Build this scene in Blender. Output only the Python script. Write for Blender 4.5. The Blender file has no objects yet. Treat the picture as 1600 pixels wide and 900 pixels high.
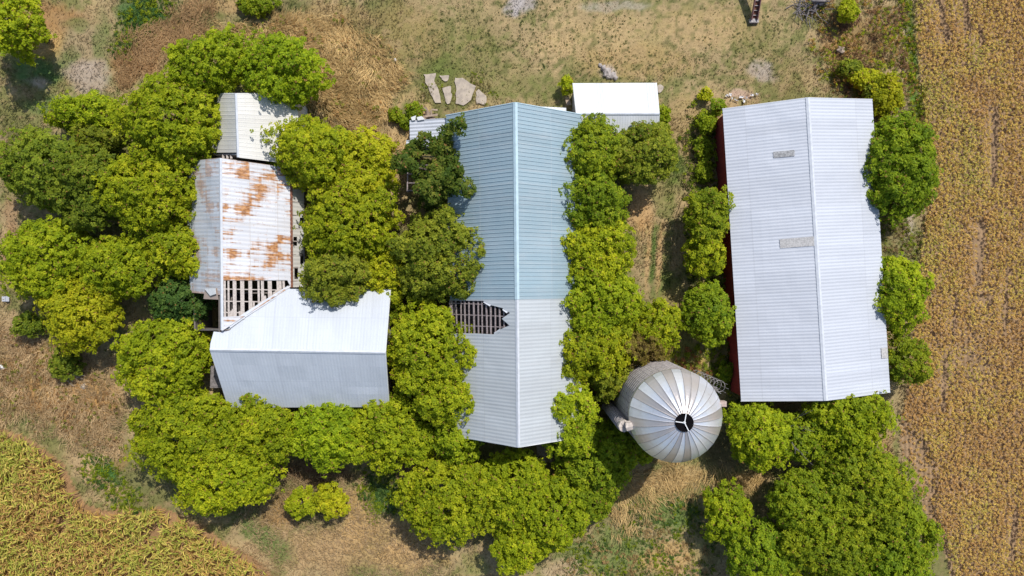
import bpy, bmesh, math, random
import numpy as np
from mathutils import Vector, Matrix

# ------------------------------------------------------------------ camera, sky, sun, exposure
scene = bpy.context.scene
COL = scene.collection
H = 53.333                      # flying height; the frame is 80 m wide on the ground
MPP = 0.05                      # metres per photo pixel on the ground
cam_d = bpy.data.cameras.new('camera'); cam_d.lens = 24; cam_d.sensor_width = 36
cam_d.clip_end = 6000; cam_d.clip_start = 0.5
cam = bpy.data.objects.new('camera', cam_d); COL.objects.link(cam)
cam.location = (0, 0, H); cam.rotation_euler = (0, 0, 0)
scene.camera = cam

SUN_EL, SUN_AZ = math.radians(54), math.radians(30)          # azimuth measured from +Y towards +X
SUN = Vector((math.sin(SUN_AZ)*math.cos(SUN_EL), math.cos(SUN_AZ)*math.cos(SUN_EL), math.sin(SUN_EL)))
world = bpy.data.worlds.new('World'); scene.world = world; world.use_nodes = True
wn = world.node_tree.nodes; wl = world.node_tree.links
bg = wn['Background']; sky = wn.new('ShaderNodeTexSky'); sky.sky_type = 'NISHITA'
sky.sun_disc = False; sky.sun_elevation = SUN_EL; sky.sun_rotation = SUN_AZ
wl.new(sky.outputs[0], bg.inputs[0]); bg.inputs[1].default_value = 0.14
sun_d = bpy.data.lights.new('sun', 'SUN'); sun_d.energy = 4.3; sun_d.angle = math.radians(0.55)
sun_d.color = (1.0, 0.965, 0.91)
sun = bpy.data.objects.new('sun', sun_d); COL.objects.link(sun)
sun.rotation_euler = SUN.to_track_quat('Z', 'Y').to_euler(); sun.location = (20, 40, 60)
scene.view_settings.view_transform = 'Standard'; scene.view_settings.look = 'None'
scene.view_settings.exposure = 0.0; scene.view_settings.gamma = 1.0
scene.view_settings.use_curve_mapping = False

# ------------------------------------------------------------------ helpers
def P(px, py, z=0.0):
    """world point at height z that the photo shows at (px, py)"""
    f = (H - z) / H
    return Vector(((px-800)*MPP*f, (450-py)*MPP*f, z))
CAM = Vector((0, 0, H))
def ray(px, py): return Vector(((px-800)*MPP, (450-py)*MPP, -H))
def on_plane(px, py, co, no):
    d = ray(px, py); t = (co-CAM).dot(no)/d.dot(no)
    return CAM + d*t
def to_px(v):
    f = H/(H-v.z); return (800+v.x*f/MPP, 450-v.y*f/MPP)
def s2l(r, g, b, k=1.0):
    def c(u):
        u /= 255.0
        return k*(u/12.92 if u <= .04045 else ((u+.055)/1.055)**2.4)
    return (c(r), c(g), c(b))
def in_poly(x, y, poly):
    x = np.asarray(x, float); y = np.asarray(y, float); r = np.zeros(x.shape, bool)
    n = len(poly)
    for i in range(n):
        x0, y0 = poly[i]; x1, y1 = poly[(i+1) % n]
        if y0 == y1: continue
        c = ((y0 > y) != (y1 > y)) & (x < (x1-x0)*(y-y0)/(y1-y0)+x0)
        r ^= c
    return r
_tab = {}
def vn(x, y, scale, seed=0):
    """smooth value noise 0..1"""
    if seed not in _tab: _tab[seed] = np.random.default_rng(1000+seed).random((256, 256))
    T = _tab[seed]; x = np.asarray(x)/scale+300.5; y = np.asarray(y)/scale+300.5
    xi = np.floor(x).astype(int); yi = np.floor(y).astype(int); fx = x-xi; fy = y-yi
    fx = fx*fx*(3-2*fx); fy = fy*fy*(3-2*fy)
    a = T[xi & 255, yi & 255]; b = T[(xi+1) & 255, yi & 255]; c = T[xi & 255, (yi+1) & 255]; d = T[(xi+1) & 255, (yi+1) & 255]
    return (a*(1-fx)+b*fx)*(1-fy)+(c*(1-fx)+d*fx)*fy
def fbm(x, y, scale, seed=0, o=4):
    s = 0; a = .5; t = 0
    for i in range(o):
        s = s+a*vn(x, y, scale/(2**i), seed+i*7); t += a; a *= .55
    return s/t
def ss(a, b, x):
    t = np.clip((x-a)/(b-a), 0, 1); return t*t*(3-2*t)

def tag(o, label=None, cat=None, group=None, kind=None):
    if label: o['label'] = label
    if cat: o['category'] = cat
    if group: o['group'] = group
    if kind: o['kind'] = kind
    return o
def thing(name, loc, label, cat, group=None):
    o = bpy.data.objects.new(name, None); COL.objects.link(o); o.location = loc
    o.empty_display_size = .3
    return tag(o, label, cat, group)
def chain_loc(p):
    v = Vector((0, 0, 0))
    while p is not None: v += p.location; p = p.parent
    return v
def link(name, me, mat, parent=None):
    o = bpy.data.objects.new(name, me); COL.objects.link(o)
    if mat is not None: me.materials.append(mat)
    if parent is not None: o.parent = parent
    return o
def mesh_np(name, V, F, mat, parent=None, colors=None, attr='cover', smooth=False):
    V = np.asarray(V, np.float32).reshape(-1, 3); F = np.asarray(F, np.int32)
    if parent is not None: V = V-np.array(chain_loc(parent), np.float32)
    k = F.shape[1]; me = bpy.data.meshes.new(name)
    me.vertices.add(len(V)); me.vertices.foreach_set('co', V.ravel())
    me.loops.add(F.size); me.loops.foreach_set('vertex_index', F.ravel())
    me.polygons.add(len(F)); me.polygons.foreach_set('loop_start', np.arange(0, F.size, k, dtype=np.int32))
    if smooth: me.polygons.foreach_set('use_smooth', np.ones(len(F), bool))
    me.update(calc_edges=True)
    if colors is not None:
        C = np.asarray(colors, np.float32); dom = 'FACE' if len(C) == len(F) else 'POINT'
        a = me.attributes.new(attr, 'FLOAT_COLOR', dom)
        a.data.foreach_set('color', np.concatenate([C, np.ones((len(C), 1), np.float32)], 1).ravel())
    return link(name, me, mat, parent)
def from_bm(name, bm, mat, parent=None, smooth=False):
    if parent is not None: bmesh.ops.translate(bm, verts=bm.verts, vec=-chain_loc(parent))
    me = bpy.data.meshes.new(name); bm.normal_update(); bm.to_mesh(me); bm.free()
    if smooth:
        for p in me.polygons: p.use_smooth = True
    return link(name, me, mat, parent)
def add_beam(bm, a, b, w, h, up=Vector((0, 0, 1))):
    a = Vector(a); b = Vector(b); d = (b-a).normalized(); s = d.cross(up)
    if s.length < 1e-4: s = d.cross(Vector((1, 0, 0)))
    s.normalize(); u = s.cross(d).normalized()
    vs = [bm.verts.new(p+s*(w/2*i)+u*(h/2*j)) for p in (a, b) for i, j in ((-1, -1), (1, -1), (1, 1), (-1, 1))]
    for q in ((0, 1, 2, 3), (7, 6, 5, 4), (0, 4, 5, 1), (1, 5, 6, 2), (2, 6, 7, 3), (3, 7, 4, 0)):
        bm.faces.new([vs[i] for i in q])
def add_tube(bm, pts, rad, n=10, caps=True):
    rings = []; pts = [Vector(p) for p in pts]
    for i, p in enumerate(pts):
        d = (pts[min(i+1, len(pts)-1)]-pts[max(i-1, 0)]).normalized()
        s = d.cross(Vector((0, 0, 1)) if abs(d.z) < .95 else Vector((1, 0, 0))).normalized(); u = d.cross(s)
        r = rad[i] if hasattr(rad, '__len__') else rad
        rings.append([bm.verts.new(p+(s*math.cos(2*math.pi*k/n)+u*math.sin(2*math.pi*k/n))*r) for k in range(n)])
    for i in range(len(rings)-1):
        for k in range(n):
            bm.faces.new([rings[i][k], rings[i][(k+1) % n], rings[i+1][(k+1) % n], rings[i+1][k]])
    if caps:
        bm.faces.new(rings[0][::-1]); bm.faces.new(rings[-1])
def beam(name, a, b, w, h, mat, parent, up=Vector((0, 0, 1))):
    bm = bmesh.new(); add_beam(bm, a, b, w, h, up); return from_bm(name, bm, mat, parent)

# ------------------------------------------------------------------ materials
class NT:
    def __init__(s, name, rough=.8, spec=.3, metal=0.0):
        s.m = bpy.data.materials.new(name); s.m.use_nodes = True
        s.t = s.m.node_tree; s.b = s.t.nodes['Principled BSDF']; s.out = s.t.nodes['Material Output']
        s.b.inputs['Roughness'].default_value = rough; s.b.inputs['Specular IOR Level'].default_value = spec
        s.b.inputs['Metallic'].default_value = metal
    def n(s, typ, **kw):
        x = s.t.nodes.new(typ)
        for k, v in kw.items(): setattr(x, k, v)
        return x
    def l(s, a, b): s.t.links.new(a, b)
    def val(s, x, sock):
        if hasattr(x, 'is_linked'): s.l(x, sock)
        else: sock.default_value = x
    def math(s, op, a, b=0.0, c=0.0, clamp=False):
        x = s.n('ShaderNodeMath', operation=op, use_clamp=clamp)
        s.val(a, x.inputs[0]); s.val(b, x.inputs[1]); s.val(c, x.inputs[2]); return x.outputs[0]
    def mix(s, f, a, b, mode='MIX'):
        x = s.n('ShaderNodeMix', data_type='RGBA', blend_type=mode)
        s.val(f, x.inputs[0])
        for q, i in ((a, 6), (b, 7)):
            if hasattr(q, 'is_linked'): s.l(q, x.inputs[i])
            else: x.inputs[i].default_value = (*q, 1)
        return x.outputs[2]
    def noise(s, vec, scale, detail=3, rough=.55):
        x = s.n('ShaderNodeTexNoise'); x.inputs['Scale'].default_value = scale
        x.inputs['Detail'].default_value = detail; x.inputs['Roughness'].default_value = rough
        if vec is not None: s.l(vec, x.inputs['Vector'])
        return x.outputs[0]
    def ramp(s, f, a, b):
        x = s.n('ShaderNodeMapRange', interpolation_type='SMOOTHSTEP')
        s.l(f, x.inputs[0]); x.inputs[1].default_value = a; x.inputs[2].default_value = b
        return x.outputs[0]
    def mapping(s, vec, sc):
        x = s.n('ShaderNodeMapping'); s.l(vec, x.inputs[0]); x.inputs['Scale'].default_value = sc; return x.outputs[0]
    def uv(s): return s.n('ShaderNodeUVMap', uv_map='uv').outputs[0]
    def obj(s): return s.n('ShaderNodeTexCoord').outputs['Object']
    def bump(s, h, strength, dist=.05):
        x = s.n('ShaderNodeBump'); s.l(h, x.inputs['Height']); x.inputs['Strength'].default_value = strength
        x.inputs['Distance'].default_value = dist; s.l(x.outputs[0], s.b.inputs['Normal'])
    def base(s, c):
        if hasattr(c, 'is_linked'): s.l(c, s.b.inputs['Base Color'])
        else: s.b.inputs['Base Color'].default_value = (*c, 1)
        return s.m

def roof_mat(name, col, sheet=.9, var=.10, stain=.25, staincol=(.30, .27, .22), seamlen=5.0, rust=0.0, rough=.5, spec=.4):
    """sheet metal laid in strips; uv is metres along the ridge / down the slope"""
    m = NT(name, rough, spec); uv = m.uv(); sp = m.n('ShaderNodeSeparateXYZ'); m.l(uv, sp.inputs[0])
    u, v = sp.outputs[0], sp.outputs[1]
    iu = m.math('FLOOR', m.math('DIVIDE', u, sheet)); iv = m.math('FLOOR', m.math('DIVIDE', v, seamlen))
    cb = m.n('ShaderNodeCombineXYZ'); m.l(iu, cb.inputs[0]); m.l(iv, cb.inputs[1])
    wnn = m.n('ShaderNodeTexWhiteNoise', noise_dimensions='2D'); m.l(cb.outputs[0], wnn.inputs[0])
    k = m.math('MULTIPLY_ADD', wnn.outputs[0], var*2, 1-var)
    grey = m.n('ShaderNodeCombineXYZ')
    for i in range(3): m.l(k, grey.inputs[i])
    c = m.mix(1.0, col, grey.outputs[0], 'MULTIPLY')
    blotch = m.noise(m.mapping(uv, (.55, .3, 1)), 1.0, 5, .6)
    c = m.mix(m.math('MULTIPLY', m.ramp(blotch, .42, .75), stain), c, staincol)
    streak = m.noise(m.mapping(uv, (9, .7, 1)), 1.0, 3, .6)
    c = m.mix(m.math('MULTIPLY', m.ramp(streak, .5, .8), stain*.8), c, staincol)
    long = m.noise(m.mapping(uv, (4.2, .10, 1)), 1.0, 4, .7)
    c = m.mix(m.math('MULTIPLY', m.ramp(long, .48, .72), min(1, stain*1.5)), c, staincol)
    fine = m.noise(m.mapping(uv, (14, 14, 1)), 1.0, 2, .6)
    c = m.mix(m.math('MULTIPLY', m.ramp(fine, .55, .8), stain*.5), c, staincol)
    # sheet joints: thin dirt lines
    fu = m.math('FRACT', m.math('DIVIDE', u, sheet)); fv = m.math('FRACT', m.math('DIVIDE', v, seamlen))
    ju = m.math('LESS_THAN', fu, .035/sheet); jv = m.math('LESS_THAN', fv, .05/seamlen)
    c = m.mix(m.math('MULTIPLY', m.math('MAXIMUM', m.math('MULTIPLY', ju, .6), jv), .45), c, staincol)
    dots = m.math('MULTIPLY', m.math('LESS_THAN', m.math('FRACT', m.math('DIVIDE', v, .61)), .07), m.math('LESS_THAN', m.math('FRACT', m.math('DIVIDE', u, .24)), .4))
    c = m.mix(m.math('MULTIPLY', dots, .3), c, staincol)
    if rust > 0:
        big = m.noise(m.mapping(uv, (.33, .42, 1)), 1.0, 2, .5)
        rows = m.noise(m.mapping(uv, (5.5, .55, 1)), 1.0, 3, .65)
        colm = m.noise(m.mapping(uv, (.35, 2.2, 1)), 1.0, 3, .6)
        f = m.math('ADD', m.math('ADD', m.math('MULTIPLY', big, 1.1), m.math('MULTIPLY', rows, .95)), m.math('MULTIPLY', colm, .5))
        f = m.math('MULTIPLY_ADD', wnn.outputs[0], .30, f); f = m.math('MULTIPLY', m.ramp(f, 1.37, 1.62), rust)
        tone = m.noise(m.mapping(uv, (6, 3, 1)), 1.0, 4, .6)
        rc = m.mix(m.ramp(tone, .35, .65), (.24, .095, .03), (.52, .25, .09))
        c = m.mix(f, c, rc)
        lite = m.math('MULTIPLY', m.ramp(m.noise(m.mapping(uv, (3.5, 7, 1)), 1.0, 3, .6), .6, .72), .5*rust)
        c = m.mix(lite, c, (.42, .27, .16))
    dent = m.noise(m.mapping(uv, (.9, .6, 1)), 1.0, 3, .55)
    m.bump(dent, .5, .06)
    return m.base(c)

def wood_mat(name, a, b, board=.18, axis=0, peel=None):
    m = NT(name, .85, .2); o = m.obj(); g = m.noise(m.mapping(o, (3, 3, 3)), 1.0, 4, .6)
    sp = m.n('ShaderNodeSeparateXYZ'); m.l(o, sp.inputs[0])
    t = m.math('ADD', sp.outputs[0], sp.outputs[1])
    fl = m.math('FLOOR', m.math('DIVIDE', t, board)); wnn = m.n('ShaderNodeTexWhiteNoise', noise_dimensions='1D'); m.l(fl, wnn.inputs['W'])
    c = m.mix(m.math('MULTIPLY_ADD', wnn.outputs[0], .5, m.math('MULTIPLY', g, .5)), a, b)
    gap = m.math('LESS_THAN', m.math('FRACT', m.math('DIVIDE', t, board)), .07)
    c = m.mix(m.math('MULTIPLY', gap, .7), c, tuple(x*.3 for x in a))
    if peel: c = m.mix(m.ramp(m.noise(m.mapping(o, (2, 2, .6)), 1.5, 5, .65), .52, .66), c, peel)
    return m.base(c)
def plain_mat(name, col, rough=.7, var=.25, scale=6, spec=.3, metal=0, col2=None):
    m = NT(name, rough, spec, metal); g = m.noise(m.obj(), scale, 4, .6)
    c2 = col2 or tuple(x*(1-var) for x in col)
    return m.base(m.mix(m.ramp(g, .35, .65), c2, col))
def cover_mat(name, transl=0.0, fine=0.0, attr='cover', rough=.85):
    m = NT(name, rough, .15); a = m.n('ShaderNodeAttribute', attribute_name=attr); c = a.outputs['Color']
    if fine:
        o = m.obj(); g = m.noise(o, 5.0, 5, .7); g2 = m.noise(o, 22.0, 3, .6)
        k = m.math('MULTIPLY_ADD', g, fine*1.2, m.math('MULTIPLY_ADD', g2, fine*1.2, 1-fine*1.2))
        cb = m.n('ShaderNodeCombineXYZ')
        for i in range(3): m.l(k, cb.inputs[i])
        c = m.mix(1.0, c, cb.outputs[0], 'MULTIPLY'); m.bump(g, .5, .08)
    m.base(c)
    if transl:
        t = m.n('ShaderNodeBsdfTranslucent'); m.l(c, t.inputs[0]); mx = m.n('ShaderNodeMixShader'); mx.inputs[0].default_value = transl
        m.l(m.b.outputs[0], mx.inputs[1]); m.l(t.outputs[0], mx.inputs[2]); m.l(mx.outputs[0], m.out.inputs[0])
    return m.m

M = {}
M['ground'] = cover_mat('ground_cover', fine=.75)
M['blade'] = cover_mat('grass_blades', transl=.25)
M['leaf'] = cover_mat('leaves', transl=.42, rough=.6)
M['crop'] = cover_mat('crop_leaves', transl=.3)
M['bark'] = plain_mat('bark', (.16, .13, .10), .9, .5, 8)
M['white_roof'] = roof_mat('galvanised_roof', (.51, .53, .575), .76, .05, .16, (.40, .41, .44), 4.2)
M['bright_roof'] = roof_mat('bright_roof', (.64, .655, .67), .76, .07, .22, (.50, .50, .50), 3.0)
M['grey_roof'] = roof_mat('weathered_roof', (.455, .48, .495), .8, .05, .22, (.36, .36, .36), 2.9)
M['white_coat'] = roof_mat('coated_roof', (.54, .57, .61), .62, .03, .26, (.42, .44, .48), 2.7)
M['blue_roof'] = roof_mat('blue_roof', (.265, .36, .41), .9, .07, .34, (.40, .44, .46), 3.05, rough=.55, spec=.9)
M['beige_roof'] = roof_mat('beige_roof', (.64, .62, .57), .8, .05, .2, (.42, .38, .33), 3.4)
M['rust_roof'] = roof_mat('rusty_roof', (.60, .605, .63), .62, .08, .22, (.42, .36, .30), 1.9, rust=1.0)
M['rust_roof_light'] = roof_mat('streaked_roof', (.55, .58, .62), .62, .08, .25, (.42, .36, .30), 1.9, rust=.55)
M['cap'] = plain_mat('ridge_metal', (.60, .62, .66), .45, .12, 3)
M['blue_cap'] = plain_mat('blue_ridge_metal', (.50, .64, .70), .45, .12, 3)
M['rust'] = plain_mat('rusted_steel', (.26, .11, .06), .85, .5, 7, col2=(.12, .05, .035))
M['red_wall'] = wood_mat('red_boards', (.30, .045, .035), (.20, .03, .028), .25)
M['grey_wall'] = wood_mat('grey_boards', (.25, .22, .20), (.15, .13, .12), .2)
M['white_wall'] = wood_mat('white_boards', (.55, .54, .52), (.42, .41, .39), .2, peel=(.26, .23, .2))
M['batten'] = plain_mat('weathered_wood', (.40, .33, .32), .9, .45, 9)
M['batten_pale'] = plain_mat('pale_weathered_wood', (.56, .49, .44), .9, .3, 9)
M['dark'] = plain_mat('hatch_shade_and_wheel_black', (.008, .007, .008), .95, .3, 4, spec=0)  # paints the shade inside the silo hatch; plain black on the wheels
M['white_paint'] = plain_mat('white_paint', (.75, .75, .74), .5, .1, 5)
M['concrete'] = plain_mat('concrete', (.47, .395, .31), .9, .22, 2.5, col2=(.35, .295, .24))
M['stone'] = plain_mat('stone', (.42, .37, .34), .9, .35, 5)
M['steel'] = plain_mat('dull_steel', (.34, .31, .30), .5, .4, 6)
M['timber'] = plain_mat('grey_timber', (.27, .24, .235), .9, .45, 6)
M['tan_timber'] = plain_mat('tan_timber', (.42, .32, .24), .9, .3, 6)
M['skylight'] = plain_mat('clouded_panel', (.44, .435, .43), .5, .5, 9)
M['skylight_pale'] = plain_mat('pale_panel', (.53, .51, .49), .5, .3, 9)

# ------------------------------------------------------------------ what grows where (photo pixels on the ground)
SOY = [(1416, -700), (1432, 60), (1441, 130), (1449, 210), (1449, 330), (1436, 420), (1424, 560), (1412, 640), (1404, 690), (1420, 740), (1444, 800), (1484, 880), (1500, 1600), (2900, 1600), (2900, -700)]
BARE = [(1396, 640), (1428, 668), (1448, 690), (1466, 730), (1464, 800), (1484, 860), (1500, 930), (1470, 930), (1430, 800), (1398, 720)]
CORN = [(-1400, 690), (-60, 640), (0, 668), (55, 690), (100, 722), (112, 752), (130, 782), (162, 800), (205, 792), (225, 800), (250, 792), (300, 812), (328, 832), (352, 846), (385, 866), (420, 890), (440, 930), (520, 1600), (-1400, 1600)]
TALLGRASS = [(300, 55), (390, 30), (470, 30), (560, 45), (615, 75), (628, 110), (600, 150), (590, 205), (560, 215), (520, 190), (480, 150), (430, 70)]
WEEDS_E = [(1262, 0), (1415, 0), (1432, 120), (1440, 200), (1370, 200), (1300, 150), (1275, 90)]
PATCH = [  # px, py, rx, ry, angle, colour, weight
 (720, 70, 75, 55, 0, (112, 112, 60), .55), (760, 120, 80, 40, 0, (118, 116, 66), .5), (690, 105, 40, 22, 0, (95, 108, 50), .6),
 (850, 140, 60, 28, 0, (104, 110, 56), .5), (1180, 60, 40, 40, 0, (118, 114, 64), .5), (1230, 110, 40, 40, 0, (128, 116, 72), .5),
 (640, 50, 60, 60, 0, (150, 128, 82), .5), (520, 30, 90, 25, 0, (150, 126, 84), .6), (430, 12, 60, 14, 0, (84, 88, 48), .7),
 (1100, 40, 90, 40, 0, (176, 148, 104), .5), (950, 60, 120, 45, 0, (182, 155, 110), .5), (1000, 100, 110, 30, 0, (166, 138, 92), .5),
 (813, 8, 24, 18, 0, (164, 156, 150), .9), (960, 8, 60, 10, 0, (166, 154, 140), .5), (1190, 108, 24, 18, 0, (164, 152, 140), .7), (950, 112, 24, 12, 20, (180, 165, 150), .8),
 (640, 195, 40, 60, 0, (186, 156, 112), .7), (600, 250, 40, 40, 0, (176, 146, 100), .7), (620, 180, 20, 20, 0, (140, 118, 92), .6), (640, 170, 18, 14, 0, (80, 100, 44), .7),
 (1070, 200, 40, 60, 0, (170, 142, 98), .5), (1055, 255, 22, 36, 0, (86, 108, 44), .8), (1040, 460, 20, 50, 0, (100, 112, 54), .6), (1040, 290, 28, 40, 0, (110, 116, 58), .5), (1000, 330, 22, 40, 0, (188, 150, 104), .7),
 (1020, 400, 5, 55, 3, (74, 100, 40), .75), (1012, 400, 4, 60, 3, (190, 156, 110), .6), (1030, 400, 5, 60, 3, (186, 150, 106), .6), (1042, 420, 8, 60, 3, (94, 108, 50), .5), (1050, 480, 22, 40, 0, (150, 128, 84), .6),
 (1075, 560, 30, 30, 0, (120, 122, 60), .6), (1094, 572, 10, 16, 0, (178, 146, 90), .6),
 (1040, 755, 70, 24, -20, (190, 158, 110), .7), (1050, 795, 60, 34, 0, (98, 118, 58), .75), (950, 860, 90, 36, 0, (108, 124, 64), .6),
 (1040, 870, 50, 26, 0, (184, 150, 96), .6), (1110, 850, 40, 40, 0, (130, 126, 70), .5), (880, 890, 40, 20, 0, (180, 156, 124), .6), (1170, 750, 40, 14, -20, (190, 154, 98), .6),
 (590, 775, 30, 24, 0, (78, 112, 58), .8), (560, 800, 30, 50, 0, (176, 142, 92), .6), (590, 840, 90, 40, 0, (184, 152, 106), .6), (500, 860, 70, 40, 0, (168, 138, 98), .6), (640, 870, 70, 24, 0, (190, 156, 108), .6), (440, 800, 30, 40, 20, (150, 116, 76), .7),
 (415, 845, 55, 20, 35, (92, 112, 56), .7), (400, 870, 40, 10, 35, (176, 150, 114), .6), (740, 885, 30, 20, 0, (124, 128, 66), .5),
 (60, 590, 80, 60, 0, (168, 130, 82), .8), (130, 620, 60, 50, 0, (172, 132, 80), .7), (30, 530, 40, 40, 0, (160, 132, 98), .7), (100, 655, 90, 20, 25, (150, 114, 74), .7), (150, 740, 70, 22, 38, (178, 150, 112), .8), (170, 735, 40, 14, 45, (74, 106, 50), .9), (190, 720, 20, 14, 40, (150, 116, 76), .5), (30, 655, 40, 10, 10, (96, 112, 58), .6),
 (15, 400, 16, 60, 0, (150, 116, 84), .7), (15, 330, 14, 30, 0, (150, 118, 88), .6),
 (60, 55, 40, 50, 0, (186, 152, 98), .8), (90, 30, 60, 30, 0, (150, 112, 74), .7), (60, 110, 50, 30, 0, (84, 112, 60), .8), (60, 128, 22, 10, 0, (180, 160, 140), .7), (130, 80, 46, 56, 0, (150, 132, 104), .6), (120, 40, 24, 16, 0, (100, 112, 56), .6), (158, 60, 14, 40, 0, (96, 110, 56), .6), (110, 90, 20, 18, 0, (92, 110, 54), .6), (140, 120, 40, 30, 0, (168, 152, 138), .7), (90, 165, 60, 16, 0, (90, 110, 56), .7),
 (225, 30, 50, 48, 20, (62, 96, 50), .95), (215, 95, 40, 34, -20, (150, 114, 76), .9), (270, 55, 46, 24, -20, (142, 112, 72), .8), (320, 25, 60, 20, 0, (106, 104, 60), .7), (370, 10, 60, 14, 0, (168, 138, 96), .7),
 (1425, 110, 9, 130, -4, (84, 116, 40), .85), (1412, 70, 10, 40, 0, (176, 154, 124), .5), (1418, 180, 9, 30, 0, (150, 136, 110), .6), (1340, 70, 60, 50, 0, (140, 114, 74), .8), (1310, 70, 40, 24, 0, (176, 142, 96), .6), (1390, 30, 30, 30, 0, (120, 96, 70), .6),
 (1420, 370, 26, 40, 10, (134, 128, 86), .7), (1418, 355, 10, 30, 15, (180, 164, 150), .5), (1400, 620, 20, 40, 0, (160, 140, 104), .7), (1385, 700, 16, 30, 0, (168, 134, 90), .6),
 (655, 730, 50, 22, 0, (120, 84, 64), .7), (640, 745, 30, 20, 0, (170, 134, 96), .5), (490, 740, 80, 20, 0, (104, 78, 60), .8), (660, 650, 26, 30, 0, (110, 74, 62), .8),
 (1160, 150, 26, 9, 0, (176, 150, 130), .8), (950, 640, 50, 60, 0, (92, 96, 50), .6), (1130, 700, 40, 40, 0, (96, 84, 58), .7), (110, 570, 30, 14, 0, (120, 100, 84), .6),
]
def cover(px, py):
    """albedo of the ground cover at photo-ground pixel positions"""
    px = np.asarray(px, float); py = np.asarray(py, float); sh = px.shape
    def C(r, g, b): return np.array(s2l(r, g, b))
    n1 = fbm(px, py, 90, 1)[..., None]; n2 = fbm(px, py, 22, 2)[..., None]; n3 = fbm(px, py, 9, 3, 3)[..., None]
    tan, olive, straw, brown = C(158, 138, 100), C(106, 108, 60), C(182, 157, 114), C(124, 106, 74)
    c = tan*np.ones(sh+(1,))
    c = c+(straw-c)*ss(.5, .7, n2)*.6; c = c+(brown-c)*ss(.5, .75, n1)*.4
    c = c+(olive-c)*ss(.41, .60, n3*.5+n1*.5)*.85
    wx = (fbm(px, py, 30, 21)-.5)*34; wy = (fbm(px, py, 30, 31)-.5)*34
    for (x, y, rx, ry, a, col, w) in PATCH:
        a = math.radians(a); dx = px+wx*min(1, rx/20)-x; dy = py+wy*min(1, ry/20)-y
        u = (dx*math.cos(a)+dy*math.sin(a))/rx; v = (-dx*math.sin(a)+dy*math.cos(a))/ry
        k = (1-ss(.55, 1.15, np.sqrt(u*u+v*v)))*w
        k = np.clip(k*(.65+.7*n3[..., 0]), 0, 1)
        c = c+(C(*col)-c)*k[..., None]
    # small dark weed tufts of the mown yard
    yard = (1-ss(150, 190, py))*ss(610, 660, px)*(1-ss(1240, 1290, px))
    dots = ss(.62, .74, vn(px, py, 5.0, 50)*.8+n2[..., 0]*.2)*yard*.6
    c = c+(C(84, 88, 46)-c)*dots[..., None]
    soil = C(164, 136, 104); m = in_poly(px+wx*.25, py, SOY)
    row = (.5+.5*np.cos(px*2*math.pi/7.6))[..., None]
    sc = soil*(.78+.3*n3)*(1-.38*row)
    c = np.where(m[..., None], sc, c)
    m = in_poly(px+wx*.3, py+wy*.3, CORN); c = np.where(m[..., None], C(150, 118, 84)*(.75+.45*n3), c)
    return c*(.82+.36*n3)

# ------------------------------------------------------------------ ground: one sheet to the horizon
def axis(a, b, step, far, n):
    inner = np.arange(a, b+step/2, step); g = np.concatenate([np.arange(.8, 90, 1.3), np.geomspace(93, far, n)])
    return np.concatenate([(a-g)[::-1], inner, b+g])
gx = axis(-47, 47, .17, 2500, 26); gy = axis(-29, 29, .17, 2500, 26)
GX, GY = np.meshgrid(gx, gy, indexing='ij')
GZ = (fbm(GX, GY, 6, 60, 3)-.5)*.22+(fbm(GX, GY, .9, 61, 2)-.5)*.07
GZ *= (np.abs(GX) < 60)*(np.abs(GY) < 40)
gc = cover(GX/MPP+800, 450-GY/MPP)
far_ = ss(90, 160, np.maximum(np.abs(GX), np.abs(GY)))[..., None]; gc = gc+(np.array(s2l(150, 136, 92))-gc)*far_   # distant fields lose their fine patches
idx = np.arange(GX.size).reshape(GX.shape)
GF = np.stack([idx[:-1, :-1], idx[1:, :-1], idx[1:, 1:], idx[:-1, 1:]], -1).reshape(-1, 4)
ground = mesh_np('ground', np.stack([GX, GY, GZ], -1), GF, M['ground'], None, gc.reshape(-1, 3), smooth=True)
tag(ground, kind='structure')

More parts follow.
